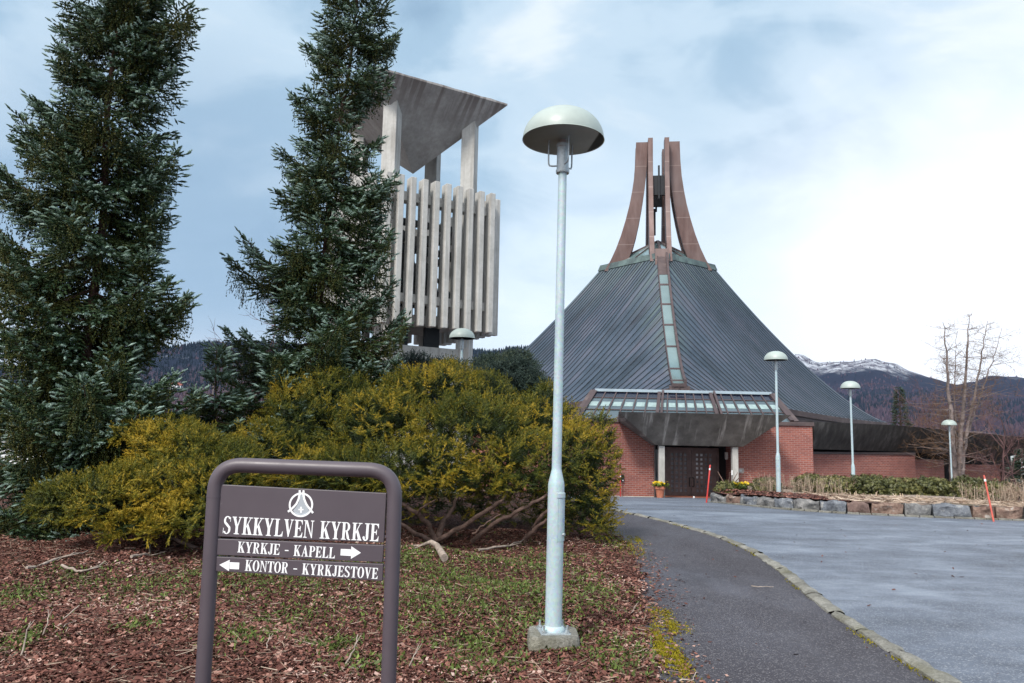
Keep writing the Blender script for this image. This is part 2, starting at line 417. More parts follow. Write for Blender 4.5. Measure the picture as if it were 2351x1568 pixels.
    p = b.co(); big = b.noise(b.co((1,.5,1)), .7, 6, .65, .4); gr = b.noise(p, 170, 3, .7); ag = b.vor(p, 110, 'Color'); agd = b.vor(p, 110)
    c = b.ramp(big, [(.34, (.040,.035,.044)), (.55, (.058,.053,.066)), (.70, (.100,.099,.124))])
    c = b.mix(b.math('MULTIPLY', b.ramp(gr, [(.40, 1.0), (.56, 0.0)]), .5), c, (.018,.015,.017))
    c = b.mix(b.math('MULTIPLY', b.ramp(b.sep(ag)[0], [(.84, 0.0), (.90, 1.0)]), .7), c, (.20,.19,.20))
    b.bump(b.math('ADD', b.math('SUBTRACT', 1.0, agd), b.math('MULTIPLY', gr, .8)), .006, .9)
    MT['path'] = b.out(c, b.ramp(big, [(.4, .66), (.65, .46)]))
    b = NB('kerb_stone', .9, .25)
    p = b.co(); f = b.noise(p, 3, 7, .68); g = b.noise(p, 40, 4, .7)
    c = b.ramp(b.math('ADD', b.math('MULTIPLY', f, .6), b.math('MULTIPLY', g, .4)), [(.36, (.105,.10,.085)), (.5, (.21,.205,.18)), (.64, (.36,.35,.315))])
    c = b.mix(b.ramp(b.noise(p, 1.1, 4), [(.52, 0.0), (.66, .45)]), c, (.11,.105,.045))
    b.bump(g, .02, .9)
    MT['kerb'] = b.out(c)
    b = NB('bark_soil', .95, .15)
    p = b.co(); ch = b.vor(b.co((1,1.6,1)), 34, 'Color'); chd = b.vor(b.co((1,1.6,1)), 34); f = b.noise(p, 1.1, 6, .65)
    c = b.ramp(b.sep(ch)[0], [(.0, (.026,.013,.011)), (.35, (.060,.025,.019)), (.65, (.12,.050,.038)), (.9, (.20,.098,.080)), (1.0, (.28,.19,.165))])
    c = b.mix(b.math('MULTIPLY', b.ramp(f, [(.48, 0.0), (.62, 1.0)]), .5), c, (.040,.048,.016))
    b.bump(b.math('SUBTRACT', b.noise(p, 20, 5, .7), chd), .03, 1.0)
    MT['soil'] = b.out(c)
    b = NB('garden_bed_soil', .95, .15)
    p = b.co(); f = b.noise(p, .75, 6, .65); g = b.noise(b.co((1,3,1)), 14, 5, .7)
    c = b.ramp(b.noise(p, 26, 4, .7), [(.35, (.060,.028,.026)), (.55, (.13,.065,.056)), (.7, (.22,.135,.115))])
    straw = b.ramp(g, [(.35, (.16,.115,.095)), (.55, (.34,.275,.23)), (.7, (.50,.43,.37))])
    x = b.sep(p)[0]
    side = b.N.new('ShaderNodeMapRange'); side.inputs['From Min'].default_value = 8.2; side.inputs['From Max'].default_value = 9.4; b.L.new(b.math('ADD', x, b.math('MULTIPLY', b.math('SUBTRACT', f, .5), 4.0)), side.inputs['Value'])
    c = b.mix(side.outputs[0], c, straw)
    c = b.mix(b.math('MULTIPLY', b.ramp(b.noise(p, 1.6, 4), [(.58, 0.0), (.68, 1.0)]), .6), c, (.085,.085,.024))
    b.bump(g, .05, .8)
    MT['bed'] = b.out(c)
    b = NB('meadow', .95, .1)
    c = b.ramp(b.noise(b.co(), .05, 6, .7), [(.35, (.075,.050,.045)), (.55, (.13,.095,.075)), (.7, (.085,.090,.045))])
    MT['field'] = b.out(c)
    # block stones of the retaining wall
    def stone(nm, a, bb, cc):
        b = NB(nm, .9, .25); p = b.co(); f = b.noise(p, 3.2, 8, .7, .5); g = b.noise(p, 16, 5, .7)
        c = b.ramp(b.math('ADD', b.math('MULTIPLY', f, .65), b.math('MULTIPLY', g, .35)), [(.36, a), (.5, bb), (.66, cc)])
        c = b.mix(b.ramp(b.noise(p, 4.5, 3), [(.60, 0.0), (.68, .6)]), c, (.46,.45,.42))
        b.bump(b.math('ADD', f, b.math('MULTIPLY', g, .6)), .05, 1.0); return b.out(c)
    MT['stone_grey'] = stone('grey_rough_stone', (.075,.075,.080), (.18,.18,.18), (.33,.32,.31))
    MT['stone_blue'] = stone('blue_grey_rough_stone', (.065,.07,.085), (.15,.165,.19), (.31,.325,.34))
    MT['stone_brown'] = stone('brown_rough_stone', (.085,.055,.045), (.19,.125,.10), (.33,.25,.20))
    MT['stone_red'] = stone('reddish_rough_stone', (.085,.060,.055), (.17,.115,.10), (.28,.21,.185))
    MT['seam'] = plain('dark_roof_seam', (.026,.034,.044), .55, .4, .1)
    MT['trunk'] = plain('spruce_bark', (.085,.052,.042), .95, .1, 0, .4, 14, .9, 30)
    MT['branch'] = plain('yew_bark', (.165,.11,.09), .9, .15, 0, .35, 12, .8, 40)
    MT['greywood'] = plain('weathered_dead_wood', (.33,.275,.235), .9, .15, 0, .3, 12, .6, 40)
    MT['larch'] = plain('larch_bark', (.19,.155,.145), .95, .1, 0, .35, 5, .8, 20)
    MT['twig'] = plain('orange_brown_twig', (.150,.090,.055), .9, .1, 0, .3, 3)
    MT['redtwig'] = plain('reddish_bare_twig', (.125,.072,.070), .95, .1, 0, .25, 2)
    # foliage: 'tint' attribute picks the age of the shoot
    def leafm(nm, stops, rough=.6, spec=.35, trans=0.0):
        b = NB(nm, rough, spec); t = b.attr('tint'); n = b.noise(b.co(), 2.0, 4, .6)
        f = b.math('ADD', t, b.math('MULTIPLY', b.math('SUBTRACT', n, .5), .35), True)
        if trans: b.b.inputs['Subsurface Weight'].default_value = 0.0
        return b.out(b.ramp(f, stops))
    MT['spruce'] = leafm('blue_spruce_needles', [(.0, (.085,.080,.014)), (.24, (.044,.062,.014)), (.48, (.021,.046,.015)), (.72, (.034,.068,.031)), (.89, (.082,.135,.090)), (1.0, (.26,.36,.31))])
    MT['spruce_dark'] = leafm('dark_spruce_needles', [(.0, (.035,.042,.012)), (.4, (.018,.036,.020)), (.8, (.035,.065,.045)), (1.0, (.09,.13,.11))])
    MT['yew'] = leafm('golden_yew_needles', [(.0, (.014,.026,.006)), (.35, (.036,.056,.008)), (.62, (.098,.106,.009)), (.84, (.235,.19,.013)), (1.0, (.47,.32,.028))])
    MT['juniper'] = leafm('dark_juniper_needles', [(.0, (.010,.018,.012)), (.4, (.022,.042,.036)), (.75, (.050,.080,.062)), (1.0, (.16,.17,.07))])
    MT['hedge'] = leafm('evergreen_shrub_leaves', [(.0, (.026,.030,.010)), (.4, (.070,.080,.024)), (.75, (.15,.15,.045)), (1.0, (.28,.25,.10))], .45, .5)
    MT['chips'] = leafm('bark_chips', [(.0, (.032,.013,.011)), (.35, (.110,.044,.034)), (.65, (.220,.096,.072)), (.85, (.35,.205,.165)), (1.0, (.52,.38,.33))], .85, .2)
    MT['grass'] = leafm('green_ground_plants', [(.0, (.045,.055,.014)), (.5, (.085,.125,.026)), (1.0, (.19,.26,.05))], .6, .3)
    MT['moss'] = leafm('yellow_green_moss', [(.0, (.10,.095,.008)), (.5, (.19,.165,.012)), (1.0, (.29,.24,.022))], .9, .1)
    MT['straw'] = leafm('dry_straw', [(.0, (.19,.125,.095)), (.5, (.36,.27,.205)), (1.0, (.55,.46,.37))], .8, .2)
    MT['petal'] = plain('yellow_petals', (.80,.56,.012), .6, .3)
    MT['forest'] = leafm('far_woodland', [(.0, (.010,.018,.026)), (.45, (.020,.032,.046)), (.55, (.050,.036,.052)), (1.0, (.085,.062,.078))], .95, .05)
    # hill surfaces
    b = NB('wooded_hillside', 1.0, .05)
    p = b.co(); z = b.sep(p)[2]
    n = b.noise(b.co((1,1,.4)), .016, 8, .7); n2 = b.noise(b.co((1,1,.35)), .07, 6, .75)
    f = b.N.new('ShaderNodeMapRange'); f.inputs['From Min'].default_value = -15; f.inputs['From Max'].default_value = 130
    b.L.new(b.math('ADD', z, b.math('MULTIPLY', b.math('SUBTRACT', n, .5), 40)), f.inputs['Value'])
    c = b.ramp(f.outputs[0], [(.0, (.085,.062,.060)), (.30, (.105,.070,.062)), (.42, (.060,.042,.050)), (.58, (.055,.042,.058)), (.66, (.016,.024,.042)), (1.0, (.022,.030,.046))])
    c = b.mix(b.math('MULTIPLY', n2, .6), c, (.012,.016,.026))
    sn = b.math('MULTIPLY', b.ramp(b.noise(b.co((1,1,2.0)), .035, 6, .75), [(.585, 0.0), (.64, .8)]), b.ramp(f.outputs[0], [(.7, 0.0), (.85, 1.0)]))
    c = b.mix(sn, c, (.42,.45,.50))
    MT['hill'] = b.out(c)
    b = NB('snowy_mountain', 1.0, .05)
    p = b.co(); z = b.sep(p)[2]
    n = b.noise(b.co((1,1,.5)), .006, 9, .68); n2 = b.noise(b.co((1,1,.45)), .034, 8, .80)
    f = b.N.new('ShaderNodeMapRange'); f.inputs['From Min'].default_value = 0; f.inputs['From Max'].default_value = 330
    b.L.new(b.math('ADD', z, b.math('MULTIPLY', b.math('SUBTRACT', n, .5), 130)), f.inputs['Value'])
    c = b.ramp(f.outputs[0], [(.0, (.050,.034,.046)), (.30, (.046,.034,.050)), (.45, (.016,.020,.034)), (.62, (.014,.019,.032)), (.72, (.075,.068,.082)), (1.0, (.10,.095,.11))])
    c = b.mix(b.math('MULTIPLY', n2, .45), c, (.012,.014,.024))
    sn = b.math('MULTIPLY', b.ramp(n2, [(.45, 0.0), (.58, 1.0)]), b.ramp(f.outputs[0], [(.60, 0.0), (.72, .7), (.95, 1.0)]))
    c = b.mix(sn, c, (.60,.64,.70))
    MT['mountain'] = b.out(c)
    MT['housewhite'] = plain('white_house_boards', (.72,.74,.76), .8, .2, 0, .05, 1)
    MT['redroof'] = plain('red_brown_roof_tiles', (.24,.085,.06), .85, .2, 0, .15, 2)
    MT['greyslate'] = plain('grey_slate_cladding', (.30,.33,.33), .8, .25, 0, .25, 8, .6, 12)
mats()
# ================================================================== SETTING
KERB_PX = [(1380,1167),(1410,1172),(1450,1180),(1500,1191),(1560,1206),(1620,1223),(1680,1243),(1740,1272),(1800,1312),(1860,1362),(1930,1418),(2010,1468),(2090,1518),(2165,1563)]
kp = np.array([G(*q) for q in KERB_PX])[::-1]           # near to far
d0 = kp[0]-kp[2]; d0 /= np.linalg.norm(d0)
kp = np.vstack([kp[0]+d0*4.5, kp[0]+d0*2, kp])
def xk(y): return np.interp(y, kp[:,1], kp[:,0])
EDGE_PX = [(1385,1190),(1402,1210),(1440,1243),(1470,1285),(1492,1335),(1500,1400),(1506,1460),(1522,1520),(1538,1566)]
ep = np.array([G(*q) for q in EDGE_PX])[::-1]
ep = np.vstack([[ep[0][0]+.25, 2.5, 0], ep, [ep[-1][0]+.25, ep[-1][1]+3, 0], [1.5, 22, 0], [1.0, 40, 0]])
def xe(y): return np.interp(y, ep[:,1], ep[:,0])
def lump(x, y):
    return .035*np.sin(x*2.1+1.3*np.sin(y*1.1))+.03*np.sin(y*2.7+x*.9)+.02*np.sin(x*5.3+y*4.1)
def ground_z(x, y):
    x = np.asarray(x, float); y = np.asarray(y, float)
    dlt = xe(y)-x + .05*np.sin(y*9)+.03*np.sin(y*23)
    k = np.clip(dlt/.22, -1, 1)
    up = .030+lump(x, y)*np.clip(dlt/.8, 0, 1)+.10*np.clip((dlt-2)/4, 0, 1)*np.clip((y-7)/4, 0, 1)
    return zg(y)+np.where(k > 0, np.clip(k, 0, 1)*up-.012*(1-np.clip(k, 0, 1)), -.05*np.clip(-k*3, 0, 1)-.012)
def build_ground():
    # one sheet: fine near the camera, coarse out to the valley
    xs = np.unique(np.round(np.concatenate([np.linspace(-4000, -60, 14), np.linspace(-60, -9, 16), np.arange(-9, 4.4, .085), np.linspace(4.4, 60, 24), np.linspace(60, 4000, 14)]), 4))
    ys = np.unique(np.round(np.concatenate([np.linspace(-60, 2, 12), np.arange(2, 14, .085), np.linspace(14, 60, 60), np.linspace(60, 400, 30), np.linspace(400, 4000, 14)]), 4))
    X, Y = np.meshgrid(xs, ys, indexing='ij')
    Z = ground_z(X, Y)
    Z = np.where(Y > 40, np.minimum(Z, zg(Y)-.02), Z)
    A = np.stack([X, Y, Z], -1); nu, nv = X.shape
    idx = np.arange(nu*nv).reshape(nu, nv)
    q = np.stack([idx[:-1,:-1], idx[1:,:-1], idx[1:,1:], idx[:-1,1:]], -1).reshape(-1, 4)
    me = bpy.data.meshes.new('ground')
    me.vertices.add(nu*nv); me.vertices.foreach_set('co', A.astype(np.float32).ravel())
    me.loops.add(q.size); me.loops.foreach_set('vertex_index', q.astype(np.int32).ravel())
    me.polygons.add(len(q)); me.polygons.foreach_set('loop_start', np.arange(0, q.size, 4, dtype=np.int32))
    cy = A.reshape(-1, 3)[q].mean(1)
    me.polygons.foreach_set('use_smooth', [True]*len(q))
    me.update(calc_edges=True)
    o = link('ground', me, [MT['soil'], MT['field']])
    me.polygons.foreach_set('material_index', ((cy[:,1] > 45) | (np.abs(cy[:,0]) > 30)).astype(np.int32))
    tag(o, kind='structure')
build_ground()

def strips(name, xl, xr, y0, y1, dy, nx, dz, mat):
    ys = np.arange(y0, y1+dy/2, dy); mb = MB(); rows = []
    for i in range(nx+1):
        t = i/nx; rows.append([(xl(y)+(xr(y)-xl(y))*t, y, float(zg(y))+dz+.012*math.sin(y*.9+t*5)*min(1, t*3)*min(1, (1-t)*3)) for y in ys])
    mb.grid(np.array(rows)); return mb.build(name, mat, smooth=60)
tag(strips('footpath', lambda y: float(xe(y))-.10, lambda y: float(xk(y))-.06, -2, 20.0, .25, 10, .004, MT['path']), kind='structure')
tag(strips('road', lambda y: float(xk(y))+.06 if y < 20 else min(float(xk(20))+.06, float(xe(y))+.2)-.6*(y-20), lambda y: 48, -2, 34.6, .2, 40, .0, MT['asphalt']), kind='structure')

def build_kerb():
    # irregular dressed stones laid end to end, a low step
    mb = MB(); seg = np.diff(kp[:,:2], axis=0); s = np.concatenate([[0], np.cumsum(np.hypot(*seg.T))])
    L_ = s[-1]; t = 0
    while t < L_-.3:
        l = .55+.35*random.random(); a, b = t+.026, min(t+l, L_)-.010
        pa = np.array([np.interp(a, s, kp[:,i]) for i in range(2)]); pb = np.array([np.interp(b, s, kp[:,i]) for i in range(2)])
        d = (pb-pa)/np.linalg.norm(pb-pa); n = np.array([d[1], -d[0]]); w = .066+.016*random.random(); h = .024+.018*random.random()
        k = 7; rows = []
        for j in range(k):
            p = pa+(pb-pa)*j/(k-1); z = float(zg(p[1]))
            r = lambda m: 1.5*m*(random.random()-.5)
            rows.append([(*(p-n*(w+.012)), z-.04), (*(p-n*(w+r(.02))), z+h*.6+r(.012)), (*(p-n*w*.35), z+h+r(.014)), (*(p+n*w*.35), z+h+r(.014)), (*(p+n*(w+r(.02))), z+h*.5+r(.012)), (*(p+n*(w+.012)), z-.04)])
        mb.grid(np.array(rows), flip=True); t += l
    tag(mb.build('kerb', MT['kerb'], smooth=50), kind='structure')
build_kerb()

# ------------------------------------------------------------------ stone retaining wall and the planted bed behind it
STONE_U = [1628,1664,1696,1734,1774,1820,1881,1944,2000,2076,2142,2234,2288,2352,2415,2480]
def wall_base(u): return G(u, np.interp(u, [1628,1700,1787,1850,1944,2100,2234,2351,2480], [1153,1159,1168,1173,1179,1186,1191,1195,1200]))
WB = [wall_base(u) for u in STONE_U]
def build_wall():
    root = empty('stone_wall', (*WB[6][:2], float(zg(WB[6][1]))))
    tag(root, 'low retaining wall of rough split stone blocks edging the planted bed', 'stone wall')
    kinds = ['grey','brown','blue','grey','blue','grey','blue','red','brown','grey','blue','brown','brown','grey','blue']
    lr = random.Random(3)
    RET = [WB[0]+np.array([.10+.26*k, .58*k+.03, 0]) for k in range(5)]
    runs = [(WB[i], WB[i+1], i) for i in range(len(WB)-1)]+[(RET[k+1], RET[k], k+15) for k in range(4)]
    for wa, wb, i in runs:
        a, b = wa[:2], wb[:2]; L_ = np.linalg.norm(b-a); d = (b-a)/L_; n = np.array([-d[1], d[0]])   # n: away from the road
        if (n[1] if i < 15 else n[0]) < 0: n = -n
        h = (.88*[.26,.26,.27,.27,.28,.29,.30,.30,.30,.31,.33,.31,.31,.33,.31,.26,.27,.26,.27][i]); z0 = float(zg((a[1]+b[1])/2))-.03
        nx, nz = 9, 6; g = .014+.016*lr.random(); F = []; B = []
        sl, sr = lr.uniform(-.04, .04), lr.uniform(-.04, .04)
        ph = [lr.uniform(0, 6) for _ in range(6)]
        for ix in range(nx):
            t = ix/(nx-1); row = []; rb = []
            for iz in range(nz):
                w = iz/(nz-1)
                ed = min(1, 4.2*min(t, 1-t)+.15)*min(1, 4.5*min(w, 1-w)+.25)
                x = g+(L_-2*g)*t+(sl*(1-t)+sr*t)*(w-.5)*1.2*(1 if 0 < i < 14 else .2)
                off = .035*math.sin(t*9+ph[0]+w*4)+.028*math.sin(w*8+ph[1]-t*5)+.02*math.sin(t*17+ph[2]+w*11)
                dd = -.085*ed-off*.7*ed
                top = h+.022*math.sin(t*6+ph[3])+.012*math.sin(t*15+ph[4])
                p = a+d*x+n*(.05+dd); row.append((p[0], p[1], z0+top*w+.03*w))
                q = a+d*x+n*(.34+.04*math.sin(ph[5]+t*4)); rb.append((q[0], q[1], z0+top*w+.03*w-.02))
            F.append(row); B.append(rb)
        mb = MB(); F = np.array(F); B = np.array(B)
        mb.grid(F); mb.grid(B, flip=True)
        mb.grid(np.stack([F[:,-1], B[:,-1]], 1)); mb.grid(np.stack([F[0], B[0]], 0)[::-1]); mb.grid(np.stack([F[-1], B[-1]], 0))
        mb.build('wall_stone', MT['stone_'+kinds[i % 15]], root, smooth=42)
    # narrow edging course at its foot
    mb = MB()
    for i in range(len(WB)-1):
        a, b = WB[i], WB[i+1]; k = max(2, int(np.linalg.norm(b-a)/.28))
        for j in range(k):
            p = a+(b-a)*((j+.04)/k); q = a+(b-a)*((j+.96)/k); zz = .022+.012*lr.random()
            dd = (b-a)[:2]; dd /= np.linalg.norm(dd); n = np.array([dd[1], -dd[0], 0]);  n = n if n[1] < 0 else -n
            mb.hexa([p+n*.10+(0,0,-.02), q+n*.10+(0,0,-.02), q+n*.02+(0,0,-.02), p+n*.02+(0,0,-.02)], [p+n*.10+(0,0,zz), q+n*.10+(0,0,zz), q+n*.02+(0,0,zz+.01), p+n*.02+(0,0,zz+.01)])
    mb.build('edging', MT['kerb'], root)
build_wall()
WBa = np.array(WB)
def bed_z(x, y):
    """height of the planted bed at a spot, from its distance behind the wall"""
    yw = np.interp(x, WBa[:,0], WBa[:,1]); t = np.maximum(0, y-yw-.2)
    h0 = .285+zg(yw)*.9
    base = np.where(t < 3.5, h0-.035*t, h0-.1225-.045*(t-3.5))
    return np.maximum(base+.05*np.sin(t*.9+x*.7)*np.clip(t, 0, 1)+.02*np.sin(x*3.1+y*2.3), zg(y)+.02)
def build_bed():
    rows = []
    for u in np.linspace(.018, 1, 60):
        i = u*(len(WB)-1); k = min(int(i), len(WB)-2); f = i-k; a = WBa[k]*(1-f)+WBa[k+1]*f; row = []
        for t in np.concatenate([np.linspace(.12, 4, 24), np.linspace(4.3, 15, 22)]):
            x = a[0]+t*max(.10, .46-1.6*u)+ (t-4)*.15*(t > 4); y = min(a[1]+t, 33.9 if x < 13.6 else 40); row.append((x, y, float(bed_z(a[0], a[1]+t))-.03 if t < 14 else float(zg(y))-.02))
        if not rows: rows.append([(X_+.0, Y_, float(zg(Y_))-.1) for X_, Y_, _ in row])
        rows.append(row)
    mb = MB(); mb.grid(np.array(rows)); tag(mb.build('planting_bed', MT['bed'], smooth=80), kind='structure')
build_bed()

# ================================================================== LETTERING
class Glyphs:
    """flat lettering made of overlapping strokes, each a hair proud of the last"""
    W = dict(S=.54,Y=.66,K=.67,L=.58,V=.64,E=.58,N=.68,R=.66,J=.46,A=.66,P=.57,O=.62,T=.60)
    def __init__(s): s.mb = MB(); s.k = 0
    def poly(s, pts, T):
        s.k += 1; e = (s.k % 24)*.00003
        s.mb.add([T(x, y, e) for x, y in pts], [list(range(len(pts)))])
    def strip(s, L_, R_, T):
        s.k += 1; e = (s.k % 24)*.00003; n = len(L_)
        s.mb.add([T(x, y, e) for x, y in L_]+[T(x, y, e) for x, y in R_], [[i, n+i, n+i+1, i+1] for i in range(n-1)])
    def arc(s, cx, cy, rx, ry, a0, a1, wh, wv, T, n=18):
        a = [math.radians(a0+(a1-a0)*i/n) for i in range(n+1)]
        s.strip([(cx+rx*math.cos(t), cy+ry*math.sin(t)) for t in a], [(cx+(rx-wh)*math.cos(t), cy+(ry-wv)*math.sin(t)) for t in a], T)
    def rect(s, x0, y0, x1, y1, T): s.poly([(x0,y0),(x1,y0),(x1,y1),(x0,y1)], T)
    def serif(s, x0, x1, y, T, up=True):
        d = .055 if up else -.055; s.poly([(x0,y),(x1,y),(x1,y+d*.8),(x1-.05,y+d),(x0+.05,y+d),(x0,y+d*.8)], T)
    def glyph(s, c, T):
        st, th, r, p = .165, .06, lambda *a: s.rect(*a, T), lambda *a: s.poly(a, T)
        if c in 'LEPRK':
            r(.08, 0, .08+st, 1); s.serif(.0, .33, 0, T); s.serif(.0, .33, 1, T, False)
        if c == 'L':
            r(.1, 0, .53, .06); p((.34,.05),(.53,.0),(.565,.0),(.575,.30),(.545,.30),(.50,.15))
        elif c == 'E':
            r(.1, 0, .52, .06); r(.1, .94, .52, 1); r(.2, .48, .40, .54)
            p((.34,.05),(.52,0),(.555,0),(.57,.29),(.54,.29),(.49,.14)); p((.36,.95),(.52,1),(.545,1),(.55,.74),(.52,.74),(.48,.87))
            p((.40,.36),(.43,.36),(.43,.66),(.40,.66),(.36,.54),(.36,.48))
        elif c == 'K':
            p((.20,.40),(.23,.34),(.56,.97),(.50,.97)); p((.27,.53),(.37,.66),(.64,.03),(.44,.03)); s.serif(.37, .67, 0, T); s.serif(.40, .66, 1, T, False)
        elif c == 'Y':
            p((.05,.96),(.23,.96),(.42,.40),(.28,.36)); p((.50,.96),(.57,.96),(.40,.38),(.33,.42)); r(.255, 0, .42, .44); s.serif(.17, .51, 0, T); s.serif(.0, .29, 1, T, False); s.serif(.42, .66, 1, T, False)
        elif c == 'V':
            p((.05,.96),(.23,.96),(.38,.20),(.34,-.01),(.30,-.01)); p((.49,.96),(.55,.96),(.35,-.01),(.33,.18)); s.serif(.0, .29, 1, T, False); s.serif(.41, .63, 1, T, False)
        elif c == 'A':
            p((.08,.03),(.14,.03),(.34,.86),(.31,1.0)); p((.29,1.01),(.36,1.01),(.60,.03),(.42,.03),(.28,.78)); r(.18, .30, .46, .355); s.serif(.0, .22, 0, T); s.serif(.35, .66, 0, T)
        elif c == 'N':
            r(.09, 0, .15, 1); r(.54, .0, .60, 1); p((.08,1),(.24,1),(.60,.0),(.55,-.01)); s.serif(.0, .25, 0, T); s.serif(.0, .2, 1, T, False); s.serif(.45, .68, 1, T, False)
        elif c in 'PR':
            y = .735 if c == 'P' else .74
            r(.2, .945, .34, 1); s.arc(.32, y, .245, .265, -90, 90, .155, .055, T); r(.2, y-.265, .34, y-.21)
            if c == 'R': p((.28,.50),(.40,.53),(.55,.10),(.40,.06)); s.arc(.56, .13, .16, .14, 180, 300, .12, .06, T)
        elif c == 'T':
            r(.22, 0, .385, 1); s.serif(.13, .475, 0, T); r(.03, .945, .58, 1); p((.0,1),(.12,1),(.09,.88),(.035,.72),(.005,.72)); p((.61,1),(.49,1),(.52,.88),(.575,.72),(.605,.72))
        elif c == 'J':
            r(.22, .17, .385, 1); s.serif(.12, .47, 1, T, False); s.arc(.205, .18, .18, .19, -180, 0, .13, .07, T); s.arc(.085, .18, .075, .075, 0, 360, .074, .074, T)
        elif c == 'O':
            s.arc(.31, .5, .31, .52, 0, 360, .165, .05, T, 36)
        elif c == 'S':
            s.arc(.265, .755, .235, .265, 25, 270, .135, .055, T); s.arc(.265, .25, .245, .27, -155, 90, .14, .055, T)
            p((.07,.62),(.17,.70),(.33,.56),(.50,.38),(.40,.30),(.24,.44)); p((.44,.98),(.475,.98),(.485,.70),(.455,.70)); p((.02,.02),(.05,.02),(.06,.33),(.025,.33))
        elif c == '-': r(.05, .40, .40, .50)
    def text(s, txt, T, x0, x1, y0, y1, gap=.045):
        adv = []; x = 0
        for c in txt:
            adv.append(x); x += .38 if c == ' ' else (.45 if c == '-' else s.W[c])+gap
        sx = (x1-x0)/(x-gap); sy = y1-y0
        out = []
        for c, a in zip(txt, adv):
            if c == ' ': out.append(s.mb); s.mb = MB()
            else: s.glyph(c, lambda X, Yv, e, a=a: T(x0+(a+X)*sx, y0+Yv*sy, e))
        return out+[s.mb]

